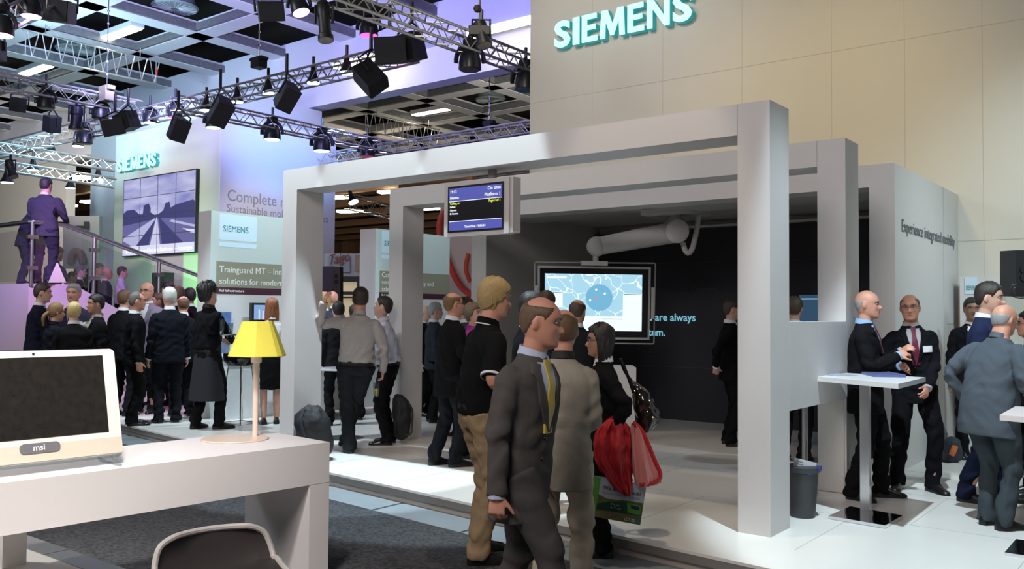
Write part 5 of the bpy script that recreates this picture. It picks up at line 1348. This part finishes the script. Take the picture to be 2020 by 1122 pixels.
wash('round lamp with cyan lens in front of the blue tower face', on4(537, 262), CY, .2)
wash('round lamp with cyan lens at the blue tower back edge', on4(635, 284), CY, .22)
wash('dark round lamp with reddish lens just above the portal beam', at_d(725, 297, 24), (.35, .05, .15), .2, lit=.6)
wash('dark round lamp under the blue-lit truss', on2(927, 120), (.02, .03, .05), .19, lit=.1)
wash('dark round lamp against the tall cream wall edge', on2(1037, 160), (.02, .05, .09), .2, lit=.3)
wash('magenta round lamp top of the gallery corner truss', at_d(62, 16, 12), PK, .14, lit=4)
wash('pink round lamp at the frame edge over the gallery', at_d(4, 52, 11), PK, .14, lit=4)
wash('dark round lamp third along the gallery truss', on3(91, 200), (.02, .05, .05), .17, lit=.2)
wash('dark round lamp next to the tan chain hoist', on3(198, 222), (.03, .03, .03), .17, lit=.2)
wash('dark round lamp below the far stretch of the long truss', at_d(167, 271, 22), (.03, .03, .03), .19, lit=.2)
wash('magenta flood lamp tilted at the frame top', at_d(590, 12, 10.5), PK, .11, (.35, .1), 4)
for px, py, d, w in ((154, 284, 24, 'warm white by the long truss'), (101, 297, 25, 'cool white over the beige wall'), (65, 331, 25, 'cool white in the middle of the beige wall'), (14, 355, 22, 'cool white low at the beige wall edge'), (193, 349, 30, 'small and cool before the brown roof'), (139, 367, 28, 'round and pale at the beige wall corner')):
    par('small hall lamp, '+w, at_d(px, py, d), (.85, 1, .92), .15, lit=6)
par('small hall lamp seen through the front portal gap', at_d(696, 395, 30), (.8, 1, .9), .18, (.5, 0), lit=6)
def profile(label, A, B, r, m=None):
    A, B = np.array(A, float), np.array(B, float); d = (B-A)/np.linalg.norm(B-A); L = np.linalg.norm(B-A)
    t = thing('profile_spotlight', label, 'lamp', tuple(A), 0, 'long tubular spotlights')
    q = MB(); q.lathe([(r*.7, 0), (r*.95, .06*L), (r, .35*L), (r*.85, .40*L), (r*.9, .85*L), (r*1.12, .88*L), (r*1.12, L)], 20, A, d); q.build('barrel', m or BLACK, t, True)
    q = MB(); q.lathe([(r*1.0, L*1.001), (r*.6, L*1.012), (.01, L*1.016)], 18, A, d); q.build('lens', mat('dim_lens', (.25, .20, .17), .1), t, True)
    c = A+d*L*.38; q = MB(); q.tube([c+RT*r*1.25-[0, 0, r], c+RT*r*1.25+[0, 0, r*1.6], c-RT*r*1.25+[0, 0, r*1.6], c-RT*r*1.25-[0, 0, r]], .02, 6); q.tube([c+[0, 0, r*1.6], c+[0, 0, r*3]], .03, 6); q.build('yoke', BLACK, t)
profile('long black spotlight aimed down from the frame top', at_d(637, 4, 11), at_d(643, 80, 10.9), .085)
profile('black spotlight slung from the yellow hook in front of the lit ledge', at_d(945, 44, 12.5), at_d(956, 90, 12.4), .10)
profile('dark blue spotlight hanging at the middle of the gallery truss', on3(152, 210), on3(140, 254)+[0, .1, 0], .13, mat('spot_navy', (.012, .012, .05), .4))
profile('slim dark spotlight far off over the beige wall', at_d(17, 316, 20), at_d(27, 349, 19.9), .09)
q = MB(); c = at_d(946, 62, 12.45); q.rbox((-.14, -.08, -.06), (.14, .08, .06), .02, np.array(Matrix.Rotation(.65, 3, 'Z')), (c[0], c[1], c[2])); q.tube([c, (c[0], c[1], ZC)], .012, 6); q.ball(at_d(942, 17, 12.45), .06, 8)
alone('rigging_hook', q, mat('hook_dark', (.03, .025, .02), .5), 'rigging hook and cable above the hanging spotlight', 'hook', loc=tuple(c))
def cube_speaker(label, px, py, d, w, h, dep, yaw, pitch, roll=0, arm=None, dbl=False):
    c = at_d(px, py, d); R_ = np.array(Matrix.Rotation(math.radians(yaw), 3, 'Z') @ Matrix.Rotation(math.radians(pitch), 3, 'X') @ Matrix.Rotation(math.radians(roll), 3, 'Y'))
    t = thing('hanging_loudspeaker', label, 'speaker', tuple(c), 0, 'black loudspeakers hung from the trusses')
    q = MB(); q.hexa([c+R_ @ np.array(p) for p in ((-w/2, -dep/2, -h/2), (w/2, -dep/2, -h/2), (w*.36, dep/2, -h/2), (-w*.36, dep/2, -h/2))], [c+R_ @ np.array(p) for p in ((-w/2, -dep/2, h/2), (w/2, -dep/2, h/2), (w*.36, dep/2, h/2), (-w*.36, dep/2, h/2))]); q.build('cabinet', BLACK, t)
    q = MB(); q.box((-w*.47, -dep/2-.012, -h*.47), (w*.47, -dep/2-.001, h*.47), R_, c); q.build('grille', mat('grille_black', (.02, .02, .026), .6, bump=.5, bscale=400), t)
    q = MB()
    for sx in (-1, 1): q.tube([c+R_ @ np.array((sx*w*.54, 0, 0)), c+R_ @ np.array((sx*w*.54, 0, h*.62)), c+[0, 0, h*.95]], .018, 6)
    q.tube([c+[0, 0, h*.95], c+[0, 0, h*.95+.35]], .03, 8); q.build('bracket', BLACK, t)
    return t
G = math.degrees(YAW)
cube_speaker('cube-like black speaker tilted down, second along the long truss from the speaker pair', 565, 190, 16.3, .30, .46, .38, G+30, 38, 18)
cube_speaker('black speaker with mint-lit lamp behind, above the tower corner', 434, 219, 17.5, .34, .50, .40, G+30, 38, 18)
cube_speaker('lowest cube-like black speaker in front of the cream tower', 351, 254, 18.3, .32, .46, .38, G+40, 25, 10)
cube_speaker('round-backed black speaker tilted below the big speaker pair', 731, 153, 14.6, .34, .50, .36, G-70, 35, -30)
cube_speaker('left half of the big black speaker pair at the truss junction', 768, 100, 14.8, .52, .44, .40, G+12, 14, -6)
cube_speaker('outer half of the big black speaker pair at the truss junction', 812, 93, 15.0, .40, .44, .40, G-30, 14, -6)
cube_speaker('black speaker half of the pair above the gallery truss end', 226, 250, 18.5, .44, .34, .36, G+15, 14, -14)
cube_speaker('dark speaker half nearer the tower in the pair at the gallery truss end', 252, 239, 18.6, .40, .36, .36, G-25, 14, -14)
cube_speaker('long dark speaker at the frame top over the bright coffer lamp', 112, 22, 13, .62, .30, .3, G-12, 8, 10)
cube_speaker('black speaker with tan end panel at the frame top centre', 531, 22, 12, .34, .25, .3, G+30, 20, -12)
cube_speaker('dark slanted speaker at the far gallery truss', 38, 207, 19, .32, .30, .3, G+20, 10, 5)
cube_speaker('dark box speaker behind the dark blue spotlight', 104, 245, 21, .30, .38, .3, G-30, 10, 20)
cube_speaker('tiny dark speaker cut by the frame edge under the gallery corner truss', -2, 100, 12, .14, .26, .2, G, 5, 0)

# ceiling lamps: long fluorescent boxes in the coffers, and round air outlets
TUBE = glow('fluorescent', (1.0, .93, .72), 9.0)
def ceil_lamp(label, c, L=2.0, w=.42, ang=0.0, z=10.15):
    t = thing('ceiling_lamp', label, 'lamp', (c[0], c[1], z), ang, 'fluorescent boxes in the ceiling coffers')
    R_ = np.array(Matrix.Rotation(ang, 3, 'Z'))
    q = MB(); q.rbox((-L/2, -w/2, 0), (L/2, w/2, .16), .04, R_, (c[0], c[1], z)); q.build('casing', mat('lamp_casing', (.6, .6, .62), .5), t)
    q = MB(); q.box((-L/2+.04, -w/2+.04, -.03), (L/2-.04, w/2-.04, 0), R_, (c[0], c[1], z)); q.build('diffuser', TUBE, t)
    q = MB(); q.tube([(c[0], c[1], z+.1), (c[0], c[1], 12.4)], .015, 6); q.build('suspension', STEEL, t)
for px, py, s_ in ((237, 66, 'bright ceiling lamp in the coffer above the flat lattice truss'), (71, 138, 'bright ceiling lamp in the coffer over the gallery truss'), (850, 221, 'ceiling lamp beyond the girder, above its flat lattice truss'), (662, 257, 'small ceiling lamp beyond the girder at the pier edge')):
    ceil_lamp(s_, at_z(px, py, 10.15))
for px, py, L, s_ in ((712, 119, 2.2, 'bright tube lamp under the girder ledge beside the flared lamp'), (1003, 49, 2.6, 'long bright tube lamp under the girder ledge at the cream wall')):
    c = at_y(px, py, 17.4); t = thing('tube_lamp', s_, 'lamp', tuple(c), 0, 'tube lamps on the girder ledge')
    q = MB(); q.box((c[0]-L/2, 17.3, c[2]-.06), (c[0]+L/2, 17.55, c[2]+.06)); q.build('tube', TUBE, t)
    q = MB(); q.box((c[0]-L/2-.05, 17.28, c[2]+.06), (c[0]+L/2+.05, 17.75, c[2]+.12)); q.build('tray', beam_m, t)
for px, py, d, w in ((166, 353, 36, 'over the grey board gap'), (184, 400, 44, 'before the brown roof, middle one'), (203, 436, 48, 'lowest before the brown roof'), (128, 408, 46, 'round at the beige wall corner'), (669, 392, 40, 'upper of two in the front portal gap'), (690, 419, 44, 'lower of two in the front portal gap'), (772, 381, 42, 'at the second portal corner'), (839, 414, 40, 'bright point inside the second portal')):
    c = at_d(px, py, d); q = MB(); q.rbox((-.65, -.2, 0), (.65, .2, .12), .05, np.array(Matrix.Rotation(math.radians(20), 3, 'Z')), c); alone('hall_lamp', q, TUBE, 'distant hall lamp '+w, 'lamp', 'distant fluorescent hall lamps')
for px, py, w in ((345, 17, 'in the big coffer at the frame top'), (150, 100, 'behind the flat lattice truss'), (968, 199, 'beyond the girder near the cream wall')):
    c = at_z(px, py, 10.5); t = thing('air_outlet', 'round slatted air outlet '+w, 'vent', tuple(c), 0, 'round ceiling air outlets')
    q = MB(); q.lathe([(.62, 0), (.66, .05), (.62, .10), (.45, .5)], 32, c); q.build('disc', mat('outlet_grey', (.20, .24, .24), .6), t)
    q = MB()
    for k in range(24):
        a = 2*PI*k/24; q.tube([c+[.12*math.cos(a), .12*math.sin(a), -.01], c+[.6*math.cos(a), .6*math.sin(a), -.01]], .012, 4)
    q.build('slat', mat('outlet_slat', (.36, .40, .40), .6), t)
# ------------------------------------------------------------------ the people
N_ = (.012, .012, .016); NAVY = (.018, .022, .045); CHAR = (.022, .022, .026)
def trim_white(rec, put):
    for (S, E_, W, d, sg) in rec['arms']:
        end = E_+(S-E_)*.12; s = rec['s']; dd = (S-E_)/np.linalg.norm(S-E_)
        q = MB(); q.tube([end-dd*.004, end+dd*.010*s], [.0715*s, .0715*s], 18); put('sleeve_trim', q, mat('trim_white', (.7, .7, .7), .7))
    up_, s = rec['up'], rec['s']
    q = MB(); q.tube([up_(np.array([.083*math.sin(a), .080*math.cos(a)-.006, 1.492+.022*(1-math.cos(a))/2])*s) for a in np.linspace(.6, 2*PI-.6, 22)], [.0045*s]*22, 6); put('collar_trim', q, mat('trim_white', (.7, .7, .7), .7))
def apron(rec, put):
    s = rec['s']; q = MB(); q.loft([ell(0, .01*s, z*s, rx*s, ry*s, 28) for z, rx, ry in ((.36, .235, .19), (.6, .215, .17), (.85, .19, .14), (1.04, .175, .13), (1.06, .172, .128))])
    put('apron', q, mat('apron_black', (.012, .012, .018), .85, bump=.1, bscale=300))
def no_hair_gloss(rec, put): pass
P_ = person
# in the aisle
P_('man in grey suit and yellow tie striding across in front of everyone', 1030, None, 588, 4.2, h=352, floor=CZ, topcol=(.085, .078, .074), legcol=(.070, .066, .064), shirt=(.50, .58, .75), tie=(.55, .43, .06), hair='crown', hairc=(.12, .07, .04), skin='ruddy', lean=6, hem=.72, twist=-26,
   arms=((.24, -.08, .87), (-.22, .06, .86)), feet=((.09, .26, 5), (-.09, -.24, 5, .05)), vox=.0085, curl=.75, headyaw=24)
P_('fair-haired man in black polo shirt and khaki trousers watching the portal', 944, 1100, 553, h=22, floor=CZ, top='polo', topcol=(.010, .010, .011), legcol=(.30, .215, .125), hair='fringe', hairc=(.36, .25, .10), skin='ruddy', lean=6, arms=((.17, .16, 1.06, np.array([.7, -1.0, .1])), (-.06, .26, 1.08)), feet=((.13, -.04, 12), (-.13, .06, 12)), vox=.0085, belly=.015, build=1.06, extra=trim_white, headyaw=-6)
P_('man in pale beige jacket and cream trousers seen from behind', 1112, None, 613, 4.95, h=84, floor=CZ, topcol=(.33, .30, .245), legcol=(.50, .44, .34), collar=(.012, .012, .012), hair='crown', hairc=(.13, .075, .035), skin='ruddy', arms=((.08, .26, 1.14, np.array([.45, -1, -.5])), (-.08, .26, 1.14, np.array([-.45, -1, -.5]))), hem=.74, vox=.0085, face=False, headyaw=15, build=.92)
w_ = P_('dark-haired woman with glasses in black coat holding red jacket and bags', 1188, 1092, 643, h=180, floor=CZ, top='coat', hem=.70, topcol=(.009, .009, .010), legcol=(.010, .010, .011), hair='bob', hairc='dark', skin='tan', glasses=True, arms=((.12, .24, 1.04), (-.25, -.08, .97)), build=1.04, vox=.0095, headyaw=8)
# inside and around the portals
P_('balding man in dark suit right in front of the map screen', 1138, None, 592, 8.6, h=70, topcol=CHAR, legcol=CHAR, hair='crown', hairc='brown', skin='tan', arms=('low_front', 'low_front'), face=False)
P_('dark-haired man in black half hidden behind the striding man', 1044, None, 579, 7.0, h=20, topcol=N_, hair='short', hairc='dark', skin='tan', arms=('low_front', 'low_front'))
P_('brown-haired man before the left edge of the map screen', 1076, None, 577, 8.9, h=60, topcol=CHAR, hair='short', hairc='brown', arms=('low_front', 'low_front'), face=False)
P_('man with glasses in black suit reading, between the second portal and the polo man', 884, 918, 578, h=24, topcol=(.010, .010, .011), legcol=(.016, .018, .025), hair='crown', hairc=(.16, .085, .035), skin='ruddy', glasses=True, lean=4, arms=((.14, .26, 1.13), (-.14, .26, 1.13)), feet=((.10, .05, 8), (-.10, -.10, 8)), hem=.72, vox=.010, headpitch=-10)
P_('person in magenta top with short fair hair behind the polo man', 934, None, 600, 9.4, h=330, top='shirt', topcol=(.42, .05, .27), hair='fringe', hairc='ash', arms=('down', 'down'), headpitch=-8)
P_('grey-haired man in dark suit by the cargo panel', 857, None, 598, 12.4, h=10, topcol=(.03, .035, .05), hair='short', hairc='grey')
P_('fair man with bright-lit face at the edge of the second portal', 837, None, 603, 13.2, h=340, topcol=CHAR, hair='bald', hairc='grey', skin='pale')
P_('person with curly auburn hair beside the pale blue media wall', 919, None, 594, 11.0, h=120, topcol=(.05, .06, .08), hair='curly', hairc=(.12, .05, .03), face=False)
P_('man in grey shirt leaning with one arm against the front portal post', 700, 891, 569, h=92, top='shirt', topcol=(.40, .375, .35), legcol=(.030, .034, .042), hair='short', hairc=(.03, .018, .012), skin='ruddy', arms=((.30, .06, .88), ('at', at_d(640, 596, 9.36), np.array([-.8, .2, -1.0]))), feet=((-.10, .16, -5), (-.06, -.05, 10)), build=1.10, belly=.03, side=3, vox=.010, face=False, curl=.6)
P_('man in white shirt with dark trousers looking down beside the leaning man', 764, 875, 587, h=168, top='shirt', topcol=(.62, .62, .72), legcol=N_, hair='short', hairc=(.03, .022, .018), skin='fair', lean=8, headpitch=-18, arms=((.12, .26, 1.06), (-.16, .26, 1.04)), vox=.011, belly=.02)
P_('bald man with pink-lit head behind the leaning man', 655, None, 575, 15.4, h=60, topcol=(.05, .05, .10), hair='none', skin='ruddy', face=False)
P_('man with black hair just under the leaning arm', 668, None, 597, 12.0, h=100, topcol=CHAR, hair='short', hairc='dark', face=False)
P_('person with dark hair tucked at the leaning man\'s neck', 700, None, 603, 12.6, h=100, topcol=CHAR, hair='short', hairc='dark', face=False)
P_('woman with violet-lit pale hair behind the leaning man', 640, None, 579, 14.9, h=90, topcol=(.05, .05, .08), hair='bob', hairc='blond', face=False)
P_('man in black suit standing near the dark wall, cut by the right portal post', 1441, 878, 592, h=12, topcol=(.008, .008, .010), legcol=(.008, .008, .010), hair='short', hairc=(.05, .035, .025), arms=('back', 'down'))
P_('man seen from behind through the gap above the side panel', 1566, None, 588, 9.3, h=75, topcol=(.008, .008, .009), hair='short', hairc=(.08, .05, .03), face=False)
# right side
P_('bald man in black suit and blue shirt talking at the bar table', 1708, 982, 574, h=352, topcol=(.011, .011, .014), legcol=(.010, .010, .012), shirt=(.28, .47, .80), tie=(.12, .015, .03), hair='bald', hairc='grey', skin='ruddy', arms=((.07, .27, 1.24), (-.10, .26, 1.15)), feet=((.12, -.08, 20), (-.12, .12, 20)), vox=.0085, belly=.02, hem=.74, curl=.7)
P_('man with glasses, maroon tie and name badge facing us', 1806, 966, 582, h=282, topcol=(.012, .013, .018), legcol=(.011, .011, .014), shirt=(.42, .40, .42), tie=(.14, .012, .04), hair='crown', hairc=(.10, .09, .09), skin='ruddy', glasses=True, arms=((.16, .20, 1.28), (-.06, .22, .96)), feet=((.15, .0, 20), (-.14, .06, 25)), side=3, vox=.0085, badge=(-.105, 1.30, .085, .058), headyaw=-15, curl=.6, face=True)
P_('dark-haired man in navy suit with white shirt listening at the edge', 1936, None, 560, 7.35, h=352, topcol=(.014, .020, .055), legcol=(.012, .016, .045), shirt=(.75, .75, .82), tie=(.09, .015, .05), hair='short', hairc=(.025, .02, .017), skin='fair', lean=3, arms=('down', 'low_front'), feet=((.10, -.10, 8), (-.10, .10, 8)), vox=.0085)
P_('heavy man in grey suit leaning forward, his back to us', 1954, 1036, 602, h=48, topcol=(.075, .090, .108), legcol=(.040, .052, .060), hair='bald', hairc='grey', skin='ruddy', lean=12, arms=((.22, .22, 1.06), (-.28, .05, .98)), feet=((.16, -.02, 10), (-.04, .02, 8)), build=1.24, belly=.05, vox=.0085, face=False, hem=.72, collar=(.075, .090, .108))
P_('person at the frame edge facing the grey-suited man', 2034, None, 616, 7.6, h=190, topcol=N_, hair='short', hairc='dark', skin='ruddy', glasses=True)
P_('dark-haired person hidden behind the navy-suited man', 1917, None, 590, 9.6, h=280, topcol=N_, hair='short', hairc='dark', skin='dark')
# group in front of the gallery
P_('man in navy suit at the outer side of the gallery group, in profile', 72, None, 560, 12.3, h=352, topcol=NAVY, legcol=N_, hair='short', hairc=(.06, .035, .025), lean=4, arms=('low_front', 'low_front'))
P_('grey-haired man with moustache in the gallery group', 146, None, 562, 12.8, h=250, topcol=(.05, .05, .09), legcol=N_, shirt=(.6, .6, .7), tie=(.1, .1, .12), hair='short', hairc='grey', skin='ruddy', moustache=True, badge=(-.1, 1.27, .1, .06))
P_('woman with fair ponytail in dark top', 103, None, 599, 11.2, h=20, top='shirt', topcol=(.012, .013, .022), hair='ponytail', hairc=(.24, .13, .05), arms=('low_front', 'low_front'), lean=3)
P_('person with short bright blond hair seen from behind', 146, None, 598, 10.9, h=92, topcol=(.010, .010, .012), hair='short', hairc=(.55, .40, .16), face=False)
P_('dark-haired man in black suit with badge laughing towards the blond person', 192, None, 583, 11.4, h=196, topcol=(.010, .010, .012), hair='short', hairc='dark', skin='tan', shirt=(.4, .35, .3), badge=(-.09, 1.22, .1, .09), arms=('mouth', 'down'))
P_('brown-haired man standing behind the grey-templed man', 244, None, 574, 12.9, h=50, topcol=(.010, .010, .012), hair='short', hairc=(.13, .065, .03), face=False)
P_('man with grey temples in dark suit and white shirt, profile to the room', 262, 838, 577, h=6, topcol=(.011, .011, .013), legcol=(.010, .010, .012), hair='recede', hairc=(.14, .12, .10), skin='ruddy', tie=(.15, .15, .17), arms=('down', 'down'))
P_('balding man lit magenta in the middle of the group', 291, None, 558, 13.3, h=240, topcol=(.20, .16, .22), hair='bald', hairc='dark', skin='ruddy', glasses=True)
P_('white-haired man in dark navy suit seen from behind', 330, 833, 569, h=104, topcol=(.012, .014, .024), legcol=(.010, .011, .016), hair='short', hairc='white', skin='fair', face=False, build=1.08, glasses=True)
P_('brown-haired person tucked behind the white-haired man', 313, None, 580, 14.4, h=200, topcol=N_, hair='short', hairc=(.10, .05, .03))
P_('waiter with dark curly hair in black shirt and long apron carrying a tray', 406, 846, 562, h=42, top='shirt', topcol=(.010, .011, .014), legcol=(.010, .010, .011), hair='curly', hairc=(.018, .015, .013), skin='fair', arms=((.06, .40, 1.08), (-.14, .36, 1.10)), lean=2, headpitch=-16, extra=apron, collar=(.010, .011, .014), feet=((.13, .10, 20), (-.13, -.04, 5)))
P_('reddish-haired balding person beside the white-haired man', 362, None, 585, 12.9, h=100, topcol=N_, hair='crown', hairc=(.12, .05, .03), skin='ruddy', face=False)
P_('person with grey-brown hair further back in the group', 352, None, 566, 14.4, h=120, topcol=CHAR, hair='short', hairc='ash', face=False)
P_('person with black hair next to the waiter\'s shoulder', 375, None, 570, 15.3, h=110, topcol=N_, hair='short', hairc='dark', skin='dark', face=False)
P_('person with dark hair half hidden above the white-haired man', 332, None, 556, 15.6, h=120, topcol=N_, hair='short', hairc='dark', face=False)
P_('hostess with long auburn hair in white blouse and black skirt', 533, 836, 590, h=96, top='shirt', topcol=(.70, .68, .66), legcol=(.012, .012, .013), skirt=.50, hair='long', hairc=(.24, .085, .035), skin='fair', hairlen=.36, arms=('low_front', 'low_front'), build=.88, feet=((.09, .02, 5), (-.09, .0, 5)), face=False, rolled=True)
# gallery
P_('man in suit standing high on the gallery holding a phone, lit violet', 84, None, 352, 15.95, h=60, floor=GZ, topcol=(.05, .05, .075), legcol=(.03, .03, .05), hair='short', hairc=(.05, .04, .04), arms=((.20, .34, 1.08), (-.12, .26, 1.06)), build=1.25)
P_('stooping man in dark suit on the gallery beside the violet-lit man', 42, None, 398, 16.4, h=10, floor=GZ, topcol=(.03, .03, .05), legcol=(.04, .04, .06), hair='short', hairc='dark', lean=14, arms=('low_front', 'low_front'))
P_('person in short sleeves sitting on the gallery steps', 100, None, 487, 17.6, h=40, floor=.98, feet=((.12, .44, 0, .50), (-.12, .44, 0, .50)), top='polo', topcol=(.10, .09, .18), hair='short', hairc=(.12, .07, .05), arms=('front', 'low_front'), lean=8)
P_('dark-haired spectator behind the balustrade, first from the gallery corner', 135, None, 537, 18.4, h=350, floor=.9, topcol=CHAR, hair='short', hairc='dark', lean=4)
P_('grey-haired spectator in dark suit behind the balustrade', 152, None, 525, 19.3, h=350, floor=.9, topcol=CHAR, hair='short', hairc=(.14, .12, .12), lean=4)
P_('spectator with pale brown hair behind a balustrade post', 192, None, 521, 19.4, h=330, floor=.9, topcol=CHAR, hair='short', hairc='ash')
P_('balding spectator with reddish face behind the balustrade', 208, None, 528, 18.7, h=0, floor=.9, topcol=(.03, .03, .06), hair='bald', hairc='grey', skin='ruddy')
P_('spectator in white shirt behind the balustrade', 238, None, 527, 18.9, h=0, floor=.9, top='shirt', topcol=(.60, .55, .66), hair='short', hairc=(.06, .035, .025), arms=('low_front', 'low_front'))
finish_people()

# ------------------------------------------------------------------ things people carry
dw = proj(w_['P'])[2]-.19
rj = lump('red_jacket', 'bright red jacket with pink satin lining draped over the woman\'s arm', 'jacket', [(822, 1205, 1222), (834, 1186, 1236), (852, 1176, 1244), (876, 1170, 1247), (900, 1172, 1246), (922, 1184, 1247), (944, 1198, 1246), (962, 1216, 1246), (979, 1232, 1242)], dw, .085, mat('jacket_red', (.42, .012, .018), .6, noise=.15, nscale=30, bump=.15, bscale=80), [], .05, seed=5, seg=64, crumple=(.05, .10), pleat=.22)
q = MB(); rings = []
for i, (v, u0, u1) in enumerate([(836, 1246, 1256), (848, 1243, 1270), (866, 1243, 1280), (890, 1244, 1289), (915, 1246, 1298), (938, 1249, 1305), (950, 1252, 1304), (956, 1256, 1290)]):
    a, b = at_d(u0, v, dw), at_d(u1, v, dw); c = (a+b)/2; w = np.linalg.norm(b-a)/2; r = []
    for k in range(48):
        t = 2*PI*k/48; f = 1+.30*math.sin(t*7+i*.35)*min(1, i/3)+.12*math.sin(t*13)
        r.append(c+RT*w*math.cos(t)+np.array([FW[0], FW[1], 0])*.07*f*math.sin(t)*(1+.3*math.sin(6*math.cos(t)+i*.2)))
    rings.append(r)
q.loft(rings); q.build('lining', mat('satin_pink', (.70, .26, .24), .28, noise=.06, nscale=20, sheen=.3), rj, True, sharp=70)
q = MB(); pts = [at_d(x, y, dw-.06) for x, y in ((1249, 833), (1264, 845), (1276, 868), (1290, 905), (1307, 941), (1290, 952), (1262, 957))]; P1, R1 = chaikin(pts, [.014]*7, 2); q.tube(P1, R1, 8); q.build('hem', MATS['jacket_red'], rj, True)
sbag = thing('shopping_bag', 'printed carrier bag with green edge and train picture held below the red jacket', 'bag', tuple(at_d(1215, 1030, dw-.05)), 0)
db = dw+.02
def bagp(pts, m, out, th, nm, par=None):
    q = MB(); q.poly([at_d(x, y, db-out) for x, y in pts], FW*th); return q.build(nm, m, par or sbag)
TL, TR, BR, BL = (1173.6, 939), (1275, 959), (1263, 1035.5), (1161.6, 1017)
def BQ(x, y):
    t = np.array(TL)*(1-x)*(1-y)+np.array(TR)*x*(1-y)+np.array(BR)*x*y+np.array(BL)*(1-x)*y; return (t[0], t[1])
bagp([TL, TR, BR, BL], mat('bag_card', (.42, .45, .50), .45), 0, .09, 'body')
def area(pts, m, o, nm='print'): return bagp([BQ(x, y) for x, y in pts], m, o, .002, nm)
area([(0, 0), (.115, .01), (.115, 1), (0, 1)], mat('bag_green', (.09, .30, .04), .4), .003, 'edge_band')
area([(.115, .42), (.3, .50), (.6, .46), (1, .44), (1, 1), (.115, 1)], mat('bag_field', (.10, .12, .03), .5, noise=.5, nscale=30), .003)
area([(.115, .86), (.45, .76), (.75, .84), (.6, 1), (.115, 1)], mat('bag_track', (.17, .15, .06), .5, noise=.3, nscale=40), .0045)
area([(.12, .66), (.35, .56), (.66, .48), (.93, .50), (.97, .56), (.97, .78), (.70, .78), (.12, .80)], mat('bag_train_dark', (.015, .05, .03), .4), .005)
area([(.68, .49), (.93, .51), (.97, .57), (.96, .76), (.72, .74)], mat('bag_train_green', (.08, .26, .03), .4), .0065)
area([(.76, .54), (.93, .55), (.94, .64), (.78, .63)], mat('bag_train_window', (.02, .03, .08), .3), .008)
def bagt(s_, x, y, sz, m, b=0.0, w=None):
    u, v = BQ(x, y); r = at_d(*BQ(x+.1, y), db)-at_d(u, v, db); text('lettering', s_, m, at_d(u, v, db-.011), r, UP, sz, sbag, .0006, 'LEFT', b, width=w)
bagt('We are on track!', .19, .27, .034, mat('bag_ink', (.012, .015, .03), .5), .012, .255)
bagt('Electronic components for vehicles', .19, .37, .014, MATS['bag_ink'], .0, .25)
bagt('We are\non Track'.split('\n')[0], .38, .63, .020, mat('bag_ink_pale', (.35, .42, .40), .5)); bagt('on Track', .38, .71, .020, MATS['bag_ink_pale'])
bagt('LÜTZE', .68, .95, .024, mat('bag_ink_white', (.75, .78, .82), .5), .02)
area([(.90, .885), (.96, .90), (.955, .965), (.895, .95)], mat('bag_ink_blue', (.02, .16, .45), .4), .008, 'logo_mark')
q = MB(); q.tube(chaikin([at_d(x, y, db+.10) for x, y in ((1200, 944), (1205, 925), (1222, 905), (1240, 925), (1250, 953))], [.006]*5, 2)[0], .005, 6); q.build('handle', mat('bag_cord', (.5, .5, .48), .7), sbag, True)
hb = lump('handbag', 'shiny black patent handbag with gold fittings on the woman\'s shoulder', 'bag', [(752, 1243, 1254), (762, 1246, 1268), (778, 1248, 1284), (800, 1250, 1295), (822, 1252, 1304), (834, 1254, 1303), (846, 1256, 1288), (852, 1258, 1272)], dw+.24, .10, mat('patent_black', (.010, .009, .008), .10, bump=.25, bscale=22, coat=.6), [('handle', mat('patent_strap', (.010, .009, .009), .15), [(1250, 775, -.06), (1238, 740, -.05), (1222, 700, -.02), (1232, 735, .06), (1262, 770, .06)], .011)], .07, seed=9)
for i, (x, y) in enumerate(((1262, 778), (1281, 790), (1277, 812), (1288, 823), (1252, 771))):
    q = MB(); q.ball(at_d(x, y, dw+.13), .006, 8); q.build('gold_fitting', mat('gold', (.55, .38, .10), .25, metal=1), hb, True)
wt = [r for r in PEOPLE if r['label'].startswith('waiter')][0]; tp = at_d(440, 662, proj(wt['P'])[2]-.05)
q = MB(); q.lathe([(.02, 0), (.17, .004), (.205, .02), (.20, .022), (.16, .012)], 30, tp); tray = alone('serving_tray', q, mat('tray_steel', (.35, .36, .36), .15, metal=1), 'round metal tray carried by the waiter', 'tray', smooth=True)
for i, (dx, dy, hgt) in enumerate(((-.08, .02, .17), (.04, -.05, .20), (.10, .04, .15))):
    q = MB(); q.lathe([(.026, 0), (.028, .005), (.034, hgt), (.031, hgt), (.025, .01)], 16, tp+np.array([dx, dy, .013])); alone('drinking_glass', q, glass_mat('drink_glass', (.80, .88, .90), .5), ('short tumbler on the waiter tray, nearest his hand', 'tallest tumbler standing mid-tray on the waiter tray', 'lowest tumbler at the outer rim of the waiter tray')[i], 'glass', 'glasses on the waiter tray', True)
gl_ = at_d(742, 782, proj(PEOPLE[12]['P'])[2]-.1)
bg = thing('beer_glass', 'small beer glass held low by the leaning man', 'glass', tuple(gl_), 0)
q = MB(); q.lathe([(.026, 0), (.028, .004), (.034, .15), (.032, .15), (.025, .012)], 18, gl_); q.build('tumbler', MATS['drink_glass'], bg, True)
q = MB(); q.lathe([(.0245, .013), (.029, .085)], 18, gl_); q.build('beer', mat('beer_yellow', (.55, .36, .02), .2), bg, True)
g1_ = [r for r in PEOPLE if 'holding a phone' in r['label']][0]; pw = at_d(108, 416, proj(g1_['P'])[2]-.1)
q = MB(); q.rbox((-.035, -.006, -.07), (.035, .006, .07), .01, np.array(Matrix.Rotation(.9, 3, 'Y')), pw); alone('mobile_phone', q, BLACK, 'dark phone in the hand of the violet-lit man', 'phone', loc=tuple(pw))
